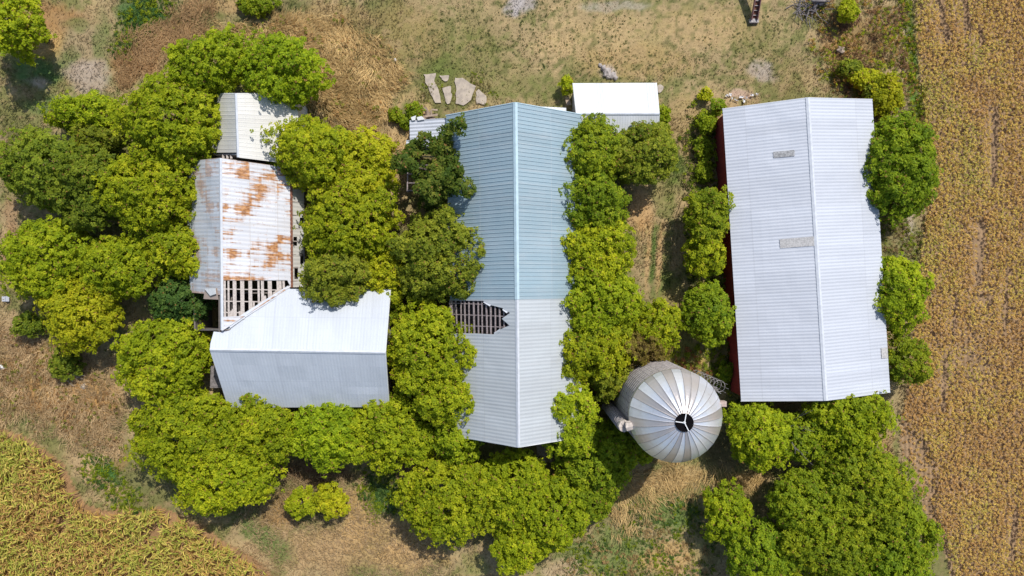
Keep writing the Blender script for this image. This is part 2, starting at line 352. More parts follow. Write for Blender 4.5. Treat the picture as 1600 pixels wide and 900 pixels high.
# ------------------------------------------------------------------ roofs and barns
def slope(name, mat, root, e0, e1, r1, r0, pitch=.23, amp=.012, kind='sine', holes=(), clips=(), nv=8, thick=.03, wav=.02):
    """ribbed metal slope: e0,e1 along the eave, r0,r1 along the ridge; ribs run down the slope"""
    e0, e1, r0, r1 = map(Vector, (e0, e1, r0, r1))
    L = ((e1-e0).length+(r1-r0).length)/2; W = ((r0-e0).length+(r1-e1).length)/2
    no = (e1-e0).cross(r0-e0).normalized()
    if no.z < 0: no = -no
    nr = max(1, round(L/pitch)); us = []
    if kind == 'sine':
        for i in range(nr): us += [(i+q/4)/nr for q in range(4)]
        prof = lambda u: amp*math.cos(u*nr*2*math.pi)
    else:
        for i in range(nr): us += [(i+q)/nr for q in (0, .08, .16, .24)]
        prof = lambda u: amp*(1 if .06 < (u*nr) % 1 < .18 else 0)
    us.append(1.0)
    bm = bmesh.new(); uvl = bm.loops.layers.uv.new('uv'); grid = []; rs = random.Random(name+str(round(L, 2)))
    ph = rs.random()*50
    for u in us:
        colv = []
        for j in range(nv+1):
            v = j/nv; p = (e0.lerp(e1, u)).lerp(r0.lerp(r1, u), v)
            w = (float(fbm(u*L+ph, v*W, 1.6, 70, 2))-.5)*wav*2
            edge = min(1, 4*min(v, 1-v))
            colv.append((bm.verts.new(p+no*(prof(u)+w*edge)), u*L, (1-v)*W))
        grid.append(colv)
    for i in range(len(us)-1):
        for j in range(nv):
            q = (grid[i][j], grid[i+1][j], grid[i+1][j+1], grid[i][j+1])
            f = bm.faces.new([a[0] for a in q])
            for lp, a in zip(f.loops, q): lp[uvl].uv = (a[1], a[2])
    for poly, inside in [(h, True) for h in holes]+[(c, False) for c in clips]:
        n = len(poly)
        for i in range(n):
            d1 = ray(*poly[i]); d2 = ray(*poly[(i+1) % n]); pn = d1.cross(d2).normalized()
            bmesh.ops.bisect_plane(bm, geom=bm.verts[:]+bm.edges[:]+bm.faces[:], dist=1e-5, plane_co=CAM, plane_no=pn)
        kill = []
        for f in bm.faces:
            x, y = to_px(f.calc_center_median())
            if bool(in_poly(x, y, poly)) == inside: kill.append(f)
        bmesh.ops.delete(bm, geom=kill, context='FACES')
    bm.normal_update()
    if bm.faces and sum(f.normal.z for f in bm.faces) < 0: bmesh.ops.reverse_faces(bm, faces=bm.faces[:])
    o = from_bm(name, bm, mat, root)
    s = o.modifiers.new('thickness', 'SOLIDIFY'); s.thickness = thick; s.offset = -1
    return o
def ridge_cap(root, r0, r1, sl, sr, w, mat, lift=.035):
    r0, r1 = Vector(r0), Vector(r1); bm = bmesh.new(); z = Vector((0, 0, lift))
    sl = Vector(sl).normalized()*w; sr = Vector(sr).normalized()*w; n = 14
    A = []
    for i in range(n+1):
        p = r0.lerp(r1, i/n)+z
        A.append([bm.verts.new(p+sl), bm.verts.new(p+Vector((0, 0, .02))), bm.verts.new(p+sr)])
    for i in range(n):
        for k in range(2): bm.faces.new([A[i][k], A[i+1][k], A[i+1][k+1], A[i][k+1]])
    bm.normal_update()
    o = from_bm('ridge_cap', bm, mat, root); s = o.modifiers.new('thickness', 'SOLIDIFY'); s.thickness = .012; s.offset = 0
    return o
def walls(root, l0, l1, r1, r0, k0, k1, mat, inset=.3, drop=.12):
    """four walls under a gable roof (l,r = eave corners at both ends, k = ridge ends)"""
    l0, l1, r0, r1, k0, k1 = map(Vector, (l0, l1, r0, r1, k0, k1))
    ax = (k1-k0).normalized(); c = (l0+l1+r0+r1)/4
    def ins(p):
        q = p.copy(); q += ax*inset*(1 if (p-c).dot(ax) < 0 else -1)
        lat = (c-p)-ax*(c-p).dot(ax); lat.z = 0
        if lat.length > .5: q += lat.normalized()*inset
        q.z -= drop; return q
    L0, L1, R0, R1 = ins(l0), ins(l1), ins(r0), ins(r1)
    K0 = k0+ax*inset; K1 = k1-ax*inset; K0.z -= drop; K1.z -= drop
    bm = bmesh.new(); B = lambda p: Vector((p.x, p.y, -.25))
    for pts in ((B(L0), B(L1), L1, L0), (B(R1), B(R0), R0, R1), (B(R0), B(L0), L0, K0, R0), (B(L1), B(R1), R1, K1, L1)):
        bm.faces.new([bm.verts.new(p) for p in pts])
    o = from_bm('wall', bm, mat, root); s = o.modifiers.new('thickness', 'SOLIDIFY'); s.thickness = .1; s.offset = 0
    return dict(L0=L0, L1=L1, R0=R0, R1=R1, K0=K0, K1=K1)
def door(root, a, b, t, w, h, mat, out):
    """a plank door lying on the wall from a to b at parameter t"""
    a, b = Vector(a), Vector(b); a.z = b.z = 0; d = (b-a).normalized(); p = a.lerp(b, t)+out*.12
    bm = bmesh.new(); add_beam(bm, p-d*w/2+Vector((0, 0, h/2)), p+d*w/2+Vector((0, 0, h/2)), .06, h)
    for z in (.3, h-.3): add_beam(bm, p-d*w*.48+Vector((0, 0, z))+out*.05, p+d*w*.48+Vector((0, 0, z))+out*.05, .04, .14)
    o = from_bm('door', bm, mat, root)
    bm = bmesh.new(); q = p+d*w*.38+out*.07+Vector((0, 0, 1.05)); add_beam(bm, q, q+Vector((0, 0, .25)), .04, .04)
    from_bm('handle', bm, M['steel'], o)
    return o
def trim(root, pts, mat, w=.05, h=.16, off=(0, 0, -.1)):
    bm = bmesh.new()
    for a, b in zip(pts[:-1], pts[1:]): add_beam(bm, Vector(a)+Vector(off), Vector(b)+Vector(off), w, h)
    return from_bm('barge_board', bm, mat, root)
def patch(name, root, plane, quad, mat, lift=.035, th=.015):
    """a flat panel lying on a roof plane"""
    co, no = plane; pts = [on_plane(x, y, co, no)+no*lift for x, y in quad]
    bm = bmesh.new(); bm.faces.new([bm.verts.new(p) for p in pts]); bm.normal_update()
    o = from_bm(name, bm, mat, root); s = o.modifiers.new('thickness', 'SOLIDIFY'); s.thickness = th
    return o
def plane_of(a, b, c):
    a, b, c = Vector(a), Vector(b), Vector(c); n = (b-a).cross(c-a).normalized()
    return (a, n if n.z > 0 else -n)
X = Vector((1, 0, 0)); Y = Vector((0, 1, 0)); Z = Vector((0, 0, 1))

# --- the white-roofed red barn on the right
e, r = 3.2, 5.0
l0, l1 = P(1129, 170, e), P(1158, 627, e); q0, q1 = P(1363, 155, e), P(1391, 613, e); k0, k1 = P(1262, 152.5, r), P(1290.5, 626, r)
rb = thing('barn', Vector(((l0+q1)/2).xy.to_3d()), 'long red barn under a plain white ribbed metal roof beside the golden bean field', 'barn')
W = walls(rb, l0, l1, q1, q0, k0, k1, M['red_wall'])
a = slope('roof', M['white_roof'], rb, l0, l1, k1, k0, .24, .0085, wav=.035); slope('roof', M['white_roof'], rb, q0, q1, k1, k0, .24, .0085, wav=.035)
ridge_cap(rb, k0, k1, l0-k0, q0-k0, .16, M['cap'])
trim(rb, [l0, k0, q0], M['white_paint']); trim(rb, [l1, k1, q1], M['white_paint'])
PL = plane_of(l0, l1, k0); PR = plane_of(q0, q1, k0)
tag(patch('skylight', rb, PL, [(1208, 237.5), (1241, 234.5), (1241.6, 244), (1208.6, 247)], M['skylight']), 'grey clouded skylight panel')
tag(patch('skylight', rb, PL, [(1218, 374), (1273, 369.5), (1274, 384), (1219, 388)], M['skylight_pale']), 'beige bare panel below the ridge')
tag(patch('roof_patch', rb, PR, [(1376, 544), (1386, 543.5), (1387, 559), (1377, 560)], M['skylight_pale']), 'greenish patch by the eave')
door(rb, W['L0'], W['L1'], .3, 2.4, 2.4, M['red_wall'], -X); door(rb, W['L0'], W['R0'], .5, 3.2, 2.8, M['red_wall'], Y)

# --- the long barn in the middle: blue front half, white back half, hole in the roof
e, r = 4.0, 7.5
l0, l1 = P(697, 180, e), P(708, 681, e); q0, q1 = P(908, 178.5, e), P(909, 683, e); k0, k1 = P(805, 160, r), P(810, 699, r)
TS = (468-160)/(699-160)
lm, qm, km = l0.lerp(l1, (468-180)/(681-180)), q0.lerp(q1, (466-178)/(683-178)), k0.lerp(k1, TS)
mb = thing('barn', Vector(((l0+q1)/2).xy.to_3d()), 'long middle barn with blue front roof, white back roof and a hole showing battens', 'barn')
W = walls(mb, l0, l1, q1, q0, k0, k1, M['grey_wall'])
tag(slope('roof', M['blue_roof'], mb, l0, lm, km, k0, .27, .034, 'rib', nv=6), 'blue ribbed roof slope')
tag(slope('roof', M['blue_roof'], mb, q0, qm, km, k0, .27, .034, 'rib', nv=6), 'blue ribbed roof slope')
HOLE = [(690, 469), (716, 469.5), (755, 470), (768, 477), (784, 481), (797, 489), (784, 498), (796, 508.5), (783, 514), (771, 522.5), (745, 521), (690, 520.5)]
g = .012
tag(slope('roof', M['grey_roof'], mb, lm+Z*g-Y*.01, l1, k1, km+Z*g-Y*.01, .25, .008, holes=[HOLE], nv=10, wav=.035), 'pale grey roof slope with a ragged hole')
tag(slope('roof', M['grey_roof'], mb, qm+Z*g-Y*.01, q1, k1, km+Z*g-Y*.01, .25, .008, nv=8, wav=.03), 'pale grey roof slope')
tag(ridge_cap(mb, k0, km, l0-k0, q0-k0, .19, M['blue_cap'], .05), 'pale blue ridge cap'); ridge_cap(mb, km-Y*.02, k1, l0-k0, q0-k0, .15, M['cap'])
trim(mb, [l0, k0, q0], M['blue_cap'], .05, .2); trim(mb, [l1, k1, q1], M['white_paint'])
co, no = plane_of(l0, l1, k0)
for i in range(14):
    x = 705+6.75*i; j_ = random.Random(i); a = on_plane(x+j_.uniform(-.8, .8), 466, co, no)-no*.075; b = on_plane(x+.5+j_.uniform(-.8, .8), 524.5, co, no)-no*j_.uniform(.07, .13)
    beam('batten', a, b, j_.uniform(.09, .135), .04, M['batten'], mb, no)
for y in (475, 492.5, 509.5, 522):
    a = on_plane(699, y-1.5, co, no)-no*.16; b = on_plane(803, y+2.5, co, no)-no*.16
    beam('rafter', a, b, .05, .14, M['batten'], mb, no)
beam('fascia_board', on_plane(703, 468, co, no)-no*.05, on_plane(704, 522, co, no)-no*.05, .16, .05, M['batten'], mb, no)
for (p, q, up_, w_) in (((757, 470), (768, 476), .10, .22), ((787, 482), (795, 487), .14, .2), ((773, 522), (782, 516), .08, .2)):
    bm = bmesh.new(); a = on_plane(*p, co, no); b = on_plane(*q, co, no); s_ = (b-a).cross(no).normalized(); pr = []
    for t in range(5): pr.append([bm.verts.new(e_+s_*(w_*t/4-.1)+no*(.02+up_*(t/4)**2*(.6+.4*k_))) for k_, e_ in enumerate((a, a.lerp(b, .5), b))])
    for t in range(4):
        for k_ in range(2): bm.faces.new([pr[t][k_], pr[t][k_+1], pr[t+1][k_+1], pr[t+1][k_]])
    tag(from_bm('loose_sheet', bm, M['cap'], mb), 'curled torn sheet at the hole edge')
bm = bmesh.new()
rs = random.Random(5)
for i in range(26):                                             # fallen boards on the loft floor under the hole
    x, y = rs.uniform(704, 790), rs.uniform(470, 520); p = P(x, y, 2.0+rs.uniform(0, .3)); t = rs.uniform(0, 6.28)
    add_beam(bm, p, p+Vector((math.cos(t)*1.0, math.sin(t)*1.0, rs.uniform(-.2, .2))), .12, .03)
add_beam(bm, P(700, 470, 1.9)-X*.2, P(800, 470, 1.9), .2, .1); add_beam(bm, P(700, 520, 1.9)-X*.2, P(800, 520, 1.9), .2, .1)
for i in range(30): add_beam(bm, P(702+i*3.4, 466, 1.85), P(702+i*3.4, 526, 1.85), .15, .04)
from_bm('loft_floor', bm, M['batten'], mb)
door(mb, W['L0'], W['R0'], .5, 3.4, 3.2, M['grey_wall'], Y); door(mb, W['L1'], W['R1'], .5, 2.0, 2.4, M['grey_wall'], -Y)

# --- lean-to on its left side, broken open
lt = thing('lean_to', P(662, 215, 0), 'grey metal lean-to roof sagging against the left side of the blue roofed barn', 'lean-to')
slope('roof', M['white_roof'], lt, P(640, 188, 2.9), P(640.5, 231, 2.9), P(706, 228, 3.75), P(698, 184.5, 3.75), .26, .02, wav=.05)
tag(slope('roof', M['white_roof'], lt, P(634.5, 219, 2.65), P(635, 234, 2.65), P(690, 234, 3.2), P(688, 219, 3.2), .26, .02, wav=.05), 'lower loose sheet')
bm = bmesh.new()
for x, y in ((640.5, 190), (640, 230), (637, 262), (636, 298)): add_beam(bm, P(x+2, y, 0)+Vector((.2, 0, -.2)), P(x, y, 2.75)+Vector((.15, 0, 0)), .14, .14)
from_bm('post', bm, M['timber'], lt)
bm = bmesh.new()
for y in (245, 258, 272, 286, 298): add_beam(bm, P(636, y, 2.7)+X*.1, P(700, y, 3.5), .06, .12)
add_beam(bm, P(638, 232, 2.6), P(636.5, 300, 2.6), .08, .14)
from_bm('rafter', bm, M['batten'], lt)
bm = bmesh.new(); f = [P(645, 191, 2.6), P(696, 188, 3.0)]
bm.faces.new([bm.verts.new(p) for p in (f[0], f[1], Vector((f[1].x, f[1].y, -.2)), Vector((f[0].x, f[0].y, -.2)))])
o = from_bm('wall', bm, M['grey_wall'], lt); o.modifiers.new('thickness', 'SOLIDIFY').thickness = .06
pl = plane_of(P(640, 188, 2.9), P(640.5, 231, 2.9), P(706, 228, 3.75))
for q in ([(643, 184), (651, 181), (650, 188), (645, 189)], [(652, 184), (660, 182), (665, 187), (654, 189)]):
    tag(patch('loose_sheet', lt, pl, q, M['white_paint'], .12), 'white bent sheet end')

# --- white annex roof between the blue barn and the shed
an = thing('annex', P(868, 175, 0), 'low white flat annex roof between the blue barn gable and the white shed', 'annex')
slope('roof', M['bright_roof'], an, P(846, 166.5, 2.3), P(884.5, 168.5, 2.3), P(886, 196, 2.6), P(846, 196, 2.6), .25, .01, wav=.01)
bm = bmesh.new()
c = [P(848, 169, 2.2), P(882, 170, 2.2), P(882, 195, 2.3), P(848, 195, 2.3)]
for i in range(4):
    p, q = c[i], c[(i+1) % 4]; bm.faces.new([bm.verts.new(v) for v in (p, q, Vector((q.x, q.y, -.2)), Vector((p.x, p.y, -.2)))])
from_bm('wall', bm, M['white_wall'], an).modifiers.new('thickness', 'SOLIDIFY').thickness = .06

# --- small white shed
e, r = 2.6, 3.8
l0, l1 = Vector((4.52, 15.22, e)), Vector((10.75, 15.25, e)); q0, q1 = Vector((4.70, 10.06, e)), Vector((10.82, 10.06, e)); k0, k1 = Vector((4.66, 12.64, r)), Vector((10.70, 12.64, r))
sh = thing('shed', Vector((7.7, 12.6, 0)), 'small shed with a bright white gable roof at the front of the middle barn', 'shed')
W = walls(sh, l0, l1, q1, q0, k0, k1, M['white_wall'], .2)
slope('roof', M['bright_roof'], sh, l0, l1, k1, k0, .19, .010, 'rib', wav=.01); slope('roof', M['bright_roof'], sh, q0, q1, k1, k0, .19, .010, 'rib', wav=.01)
ridge_cap(sh, k0, k1, l0-k0, q0-k0, .1, M['cap'], .03); trim(sh, [l0, k0, q0], M['white_paint'], .04, .12, (0, 0, -.08)); trim(sh, [l1, k1, q1], M['white_paint'], .04, .12, (0, 0, -.08))
door(sh, W['L0'], W['L1'], .5, 2.4, 2.0, M['white_wall'], Y)

# --- left group: three barns
VAL = [(452, 449), (382, 492), (343, 518), (336, 522), (331, 530)]
# cross barn in front
e, r = 3.6, 6.4
u0, u1 = P(357, 451, e), P(610, 452, e); d0, d1 = P(357, 637, e), P(608, 636, e); k0, k1 = P(328, 546.5, r), P(602, 551, r)
cb = thing('barn', Vector(((u0+d1)/2).xy.to_3d()), 'silver roofed barn set crossways, its ridge running left to right', 'barn')
W = walls(cb, u0, u1, d1, d0, k0, k1, M['grey_wall'])
slope('roof', M['white_coat'], cb, u0-X*1.0, u1, k1, k0, .22, .0028, clips=[[(452, 440), (452, 449), (418, 470), (382, 494), (358, 510), (345, 519), (334, 518), (326, 546), (326, 560), (620, 560), (625, 440)]], nv=10, wav=.05)
slope('roof', M['white_coat'], cb, d0, d1, k1, k0, .22, .0028, wav=.04)
ridge_cap(cb, k0, k1, u0-k0+X*-.9, d0-k0, .15, M['cap'], .03); trim(cb, [u1, k1, d1], M['white_paint']); trim(cb, [k0, d0], M['white_paint'])
door(cb, W['L1'], W['R1'], .5, 2.6, 2.8, M['grey_wall'], X)
pl = plane_of(d0, d1, k0)
# rusty barn
er, el, r = 3.5, 3.0, 5.9
k0, k1 = P(344, 247, r), P(346.5, 521, r); q0, q1 = P(455, 263, er), P(457, 521, er); l0, l1 = P(290, 252.5, el), P(297, 457, el); km = P(346, 461, r)
ru = thing('barn', Vector(((l0+q1)/2).xy.to_3d()), 'derelict barn with a rust streaked white roof and bare rafters at one end', 'barn')
W = walls(ru, l0, P(298, 521, el), q1, q0, k0, k1, M['grey_wall'], .25)
HB = [(349, 438), (449, 438), (453, 446), (383, 493.5), (349, 495)]
tag(slope('roof', M['rust_roof'], ru, q0, q1, k1, k0, .3, .007, holes=[HB], clips=[[(330, 235), (470, 235), (470, 440), (453, 449), (382, 494), (346, 518), (343, 522), (330, 524)]], nv=8, wav=.05), 'white roof slope with broad orange rust')
tag(slope('roof', M['rust_roof_light'], ru, l0, l1, km, k0, .3, .007, nv=8, wav=.05), 'shaded grey roof slope with faint rust')
s0, s1 = P(475, 268, 2.3), P(476, 448, 2.3)
SH = [[(458.5, 370), (464.5, 370), (464.5, 384), (458.5, 384)], [(460, 417), (466, 417), (466, 436), (460, 436)], [(468.5, 340), (475, 340), (475, 353), (468.5, 353)], [(469, 396), (475, 396), (475, 412), (469, 412)]]
tag(slope('roof', M['beige_roof'], ru, s0, s1, P(456, 449, er-.05), P(455, 263, er-.05), .3, .008, holes=SH, nv=5, wav=.04), 'steep pale lower slope with square holes')
for t in np.linspace(.05, .95, 9): beam('rafter', P(474.5, 268+180*t, 2.25), P(457, 264+184*t, er-.15), .06, .1, M['batten_pale'], ru)
beam('eave_strip', q0+Z*.035, P(456, 449, er)+Z*.035, .2, .03, M['rust'], ru)
ridge_cap(ru, k0, P(346.4, 516, r), l0-k0, q0-k0, .13, M['rust_roof'] if False else M['cap'], .03)
trim(ru, [l0, k0, q0], M['tan_timber'])
co, no = plane_of(q0, q1, k0)
for x, w, y1 in ((351, .14, 497), (357, .12, 497), (366.5, .24, 497), (378.5, .26, 496), (391, .25, 486), (404, .14, 478), (410, .2, 474), (421.5, .28, 466), (436, .34, 456), (443, .16, 452)):
    beam('batten', on_plane(x, 436, co, no)-no*.06, on_plane(x+.8, y1+3, co, no)-no*.06, w, .03, M['batten_pale'], ru, no)
for y in (451.5, 470.5, 488):
    beam('rafter', on_plane(348, y, co, no)-no*.14, on_plane(452, y+2, co, no)-no*.14, .07, .12, M['batten_pale'], ru, no)
rs = random.Random(9)
for i in range(16):
    x = rs.uniform(352, 440); ymax = 494-(max(0, x-383))*.68; ln = rs.uniform(6, 15)
    beam('broken_board', on_plane(x, ymax+1, co, no)-no*.1, on_plane(x+rs.uniform(-2, 2), ymax-ln, co, no)-no*.09, .13, .02, M['batten_pale'], ru, no)
bm = bmesh.new()                                                # boarded inner wall left standing where the left slope ends
p, q = P(343, 459, 5.6), P(343, 520, 5.6)
bm.faces.new([bm.verts.new(v) for v in (p, q, Vector((q.x, q.y, 2)), Vector((p.x, p.y, 2)))])
o = from_bm('inner_wall', bm, M['grey_wall'], ru); o.modifiers.new('thickness', 'SOLIDIFY').thickness = .06
o = patch('loose_sheet', ru, plane_of(l0, l1, k0), [(324, 452), (343, 450), (345, 468), (322, 467)], M['rust_roof_light'], .18); tag(o, 'white sheet folded up at the lower corner')
for q in ([(326, 451), (343, 450), (344, 459), (335, 462)],): tag(patch('loose_sheet', ru, plane_of(l0, l1, k0), q, M['white_paint'], .3), 'white folded flap')
vb = bmesh.new()
pts = [on_plane(452, 449, co, no), on_plane(418, 470, co, no), on_plane(382, 493, co, no), on_plane(358, 510, co, no)]
for a, b in zip(pts[:-1], pts[1:]): add_beam(vb, a-no*.05, b-no*.05, .3, .02, no)
from_bm('valley_flashing', vb, M['cap'], ru)
# cream annex behind it
er, r = 3.2, 5.6
k0, k1 = P(368, 146, r), P(371.5, 246, r); q0, q1 = P(464, 146, er), P(470, 258, er); l0, l1 = P(333, 146, er), P(329, 246, er)
an2 = thing('barn', Vector(((l0+q1)/2).xy.to_3d()), 'small cream roofed barn joined to the back of the rusty barn', 'barn')
W = walls(an2, l0, l1, q1, q0, k0, k1, M['white_wall'], .25)
slope('roof', M['beige_roof'], an2, l0, l1-Y*-.35, k1-Y*-.35, k0, .3, .012, 'rib'); slope('roof', M['beige_roof'], an2, q0, q1, k1, k0, .3, .012, 'rib')
ridge_cap(an2, k0, k1, l0-k0, q0-k0, .12, M['cap'], .04); trim(an2, [l0, k0, q0], M['white_paint'])
for x in (349, 355.5, 361.5): beam('batten', P(x, 240, 5.0-(368-x)*.05), P(x, 248, 5.0-(368-x)*.05), .16, .05, M['batten_pale'], an2)
# little board hut at the left gable of the cross barn
ht = thing('board_hut', P(345, 592, 0), 'narrow grey board hut against the left gable of the silver barn', 'hut')
bm = bmesh.new(); a0 = [P(330, 572, 2.6), P(350, 570, 2.9), P(352, 606, 2.9), P(329, 606, 2.6)]
bm.faces.new([bm.verts.new(v) for v in a0]); from_bm('roof', bm, M['timber'], ht).modifiers.new('thickness', 'SOLIDIFY').thickness = .05
bm = bmesh.new()
for i in range(4):
    p, q = a0[i]-Z*.08, a0[(i+1) % 4]-Z*.08; bm.faces.new([bm.verts.new(v) for v in (p, q, Vector((q.x, q.y, -.2)), Vector((p.x, p.y, -.2)))])
from_bm('wall', bm, M['grey_wall'], ht).modifiers.new('thickness', 'SOLIDIFY').thickness = .05

# ------------------------------------------------------------------ silo
SC = P(1015, 618, 0); SR = 3.02; RIM = 8.5; APEX = 10.75
si = thing('silo', SC, 'round concrete stave silo with a striped silver dome and an open top hatch', 'silo')
m = NT('concrete_staves', .85, .2); o_ = m.uv(); br = m.n('ShaderNodeTexBrick'); m.l(o_, br.inputs[0])
br.inputs['Scale'].default_value = 1; br.inputs['Brick Width'].default_value = .76; br.inputs['Row Height'].default_value = .27; br.inputs['Mortar Size'].default_value = .03
br.offset = .5; br.inputs['Color1'].default_value = (.62, .55, .49, 1); br.inputs['Color2'].default_value = (.46, .40, .36, 1); br.inputs['Mortar'].default_value = (.10, .085, .08, 1)
M['staves'] = m.base(m.mix(m.math('MULTIPLY', m.ramp(m.noise(m.mapping(o_, (1.2, .25, 1)), 1.0, 4), .45, .7), .5), br.outputs[0], (.26, .21, .18)))
bm = bmesh.new(); uvl = bm.loops.layers.uv.new('uv'); N = 64
for i in range(N):
    a0, a1 = 2*math.pi*i/N, 2*math.pi*(i+1)/N
    for z0, z1 in ((-.3, 4), (4, RIM)):
        f = bm.faces.new([bm.verts.new(SC+Vector((math.cos(t)*SR, math.sin(t)*SR, z))) for t, z in ((a0, z0), (a1, z0), (a1, z1), (a0, z1))])
        for lp, (t, z) in zip(f.loops, ((a0, z0), (a1, z0), (a1, z1), (a0, z1))): lp[uvl].uv = (t*SR, z)
bmesh.ops.remove_doubles(bm, verts=bm.verts, dist=1e-4)
from_bm('wall', bm, M['staves'], si, True)
bm = bmesh.new()
for z in np.arange(.5, RIM, .55):
    add_tube(bm, [SC+Vector((math.cos(2*math.pi*k/48)*(SR+.02), math.sin(2*math.pi*k/48)*(SR+.02), z)) for k in range(49)], .022, 5, False)
from_bm('hoop', bm, M['steel'], si)
# dome of radial gores, sheets of two tones as in the photo
NG = 30; TAUPE = {0, 28, 23, 21, 17, 15, 12, 10, 8, 6, 5}
HR = .57
def dome_r(t): return (SR+.1)*math.cos(t*math.pi/2)**.9 if t < 1 else 0
vs, fs, cs = [], [], []; rs = random.Random(12)
gore = [(s2l(197, 189, 184) if g in TAUPE else s2l(222, 223, 227)) for g in range(NG)]
for g in range(NG):
    a0, a1 = 2*math.pi*g/NG, 2*math.pi*(g+1)/NG; base = np.array(gore[g])*rs.uniform(.86, 1.06)
    for i in range(14):
        for s_ in range(4):
            q = []
            for (ti, si_) in ((i, s_), (i, s_+1), (i+1, s_+1), (i+1, s_)):
                rr = SR+.05-(SR+.05-HR)*ti/14; zz = RIM+(APEX-RIM)*(1-(rr/(SR+.05))**2.0)**.82
                if ti == 0: zz = RIM
                lift = .03 if si_ in (0, 4) else 0
                an_ = a0+(a1-a0)*si_/4; q.append((SC.x+math.cos(an_)*rr, SC.y+math.sin(an_)*rr, zz+lift))
            fs.append([len(vs)+j for j in range(4)]); vs += q; cs.append(base)
# skirt
for g in range(NG*2):
    a0, a1 = 2*math.pi*g/NG/2, 2*math.pi*(g+1)/NG/2; rr = SR+.05
    fs.append([len(vs)+j for j in range(4)]); vs += [(SC.x+math.cos(a)*rr, SC.y+math.sin(a)*rr, z) for a, z in ((a0, RIM-.22), (a1, RIM-.22), (a1, RIM), (a0, RIM))]; cs.append(np.array(s2l(190, 186, 184)))
m = NT('dome_sheets', .36, .5, .55); at = m.n('ShaderNodeAttribute', attribute_name='cover')
ns = m.noise(m.obj(), 3.0, 4, .6); m.base(m.mix(m.math('MULTIPLY', m.ramp(ns, .5, .75), .25), at.outputs['Color'], (.45, .42, .40))); m.bump(m.noise(m.obj(), 2.2, 2), .2, .08)
M['dome'] = m.m
dm = mesh_np('dome', vs, fs, M['dome'], si, cs)
bm = bmesh.new()
for g in range(NG):
    a0 = 2*math.pi*g/NG; pts = []
    for i in range(15):
        rr = SR+.05-(SR+.05-HR)*i/14; zz = RIM+(APEX-RIM)*(1-(rr/(SR+.05))**2.0)**.82 if i else RIM
        pts.append(SC+Vector((math.cos(a0)*rr, math.sin(a0)*rr, zz+.035)))
    add_tube(bm, pts, .018, 4)
from_bm('seam', bm, M['steel'], dm)
zt = RIM+(APEX-RIM)*(1-(HR/(SR+.05))**2)**.82
bm = bmesh.new()
for z0, z1, r_ in ((zt+.035, zt+.10, HR+.01),):
    vsq = [[bm.verts.new(SC+Vector((math.cos(2*math.pi*k/32)*r_, math.sin(2*math.pi*k/32)*r_, z))) for k in range(32)] for z in (z0, z1)]
    for k in range(32): bm.faces.new([vsq[0][k], vsq[0][(k+1) % 32], vsq[1][(k+1) % 32], vsq[1][k]])
    bm.faces.new(vsq[0])  # shallow black floor stands in for the shaded silo interior
tag(from_bm('hatch', bm, M['dark'], si), 'hatch ring with a black disc painted for the shade inside')
bm = bmesh.new()
for t in (80, 172, 297): add_beam(bm, SC+Z*(zt+.12), SC+Z*(zt+.11)+Vector((math.cos(math.radians(t)), math.sin(math.radians(t)), 0))*HR, .055, .05)
add_tube(bm, [SC+Z*(zt+.06), SC+Z*(zt+.2)], [.1, .05], 10)
from_bm('hatch_bracket', bm, M['white_paint'], si)
# chute up the left side
ca = math.radians(192); CC = SC+Vector((math.cos(ca), math.sin(ca), 0))*(SR+.40)
bm = bmesh.new(); rad = []; pts = []
for i in range(46): pts.append(CC+Z*(-.2+(RIM-.1)*i/45)); rad.append(.36 if i % 3 else .40)
add_tube(bm, pts, rad, 18); from_bm('chute', bm, plain_mat('chute_metal', (.40, .365, .345), .6, .4, 3), si)
bm = bmesh.new()
for z in np.arange(.4, RIM-.4, .52): add_tube(bm, [CC+Vector((math.cos(2*math.pi*k/20)*.405, math.sin(2*math.pi*k/20)*.405, z)) for k in range(21)], .045, 5, False)
from_bm('chute_band', bm, M['timber'], si)
bm = bmesh.new(); top = CC+Z*(RIM-.3); inw = Vector((-math.cos(ca), -math.sin(ca), 0))
add_tube(bm, [top-Z*.2, top+Z*.1, top+Z*.3+inw*.16, top+Z*.36+inw*.6], [.42, .41, .36, .30], 8); tag(from_bm('chute_hood', bm, plain_mat('hood_metal', (.55, .48, .42), .6, .35, 4), si), 'pale bent hood on top of the chute')
# ladder, cage and blower box on the right side
la = math.radians(33); LD = Vector((math.cos(la), math.sin(la), 0)); LT = Vector((-LD.y, LD.x, 0))
bm = bmesh.new()
for s_ in (-.22, .22): add_tube(bm, [SC+LD*(SR+.18)+LT*s_, SC+LD*(SR+.18)+LT*s_+Z*(RIM+.5)], .028, 6)
for z in np.arange(.4, RIM+.4, .32): add_tube(bm, [SC+LD*(SR+.18)+LT*-.22+Z*z, SC+LD*(SR+.18)+LT*.22+Z*z], .018, 5)
from_bm('ladder', bm, M['steel'], si)
bm = bmesh.new(); cc = SC+LD*(SR+.5)
for z in np.arange(2.6, RIM+.5, .8): add_tube(bm, [cc+(LD*math.cos(t)+LT*math.sin(t))*.38+Z*z for t in np.linspace(-2.6, 2.6, 15)], .018, 5)
for t in (-1.6, -.8, 0, .8, 1.6): add_tube(bm, [cc+(LD*math.cos(t)+LT*math.sin(t))*.38+Z*2.6, cc+(LD*math.cos(t)+LT*math.sin(t))*.38+Z*(RIM+.4)], .014, 5)
from_bm('ladder_cage', bm, M['steel'], si)
lb = math.radians(14); BD = Vector((math.cos(lb), math.sin(lb), 0)); p = SC+BD*(SR+.25)
bm = bmesh.new(); add_tube(bm, [p+Z*.1, p+Z*(RIM-.6), p+Z*(RIM-.1)-BD*.1, p+Z*(RIM+.1)-BD*.5], .12, 10); from_bm('fill_pipe', bm, M['steel'], si)
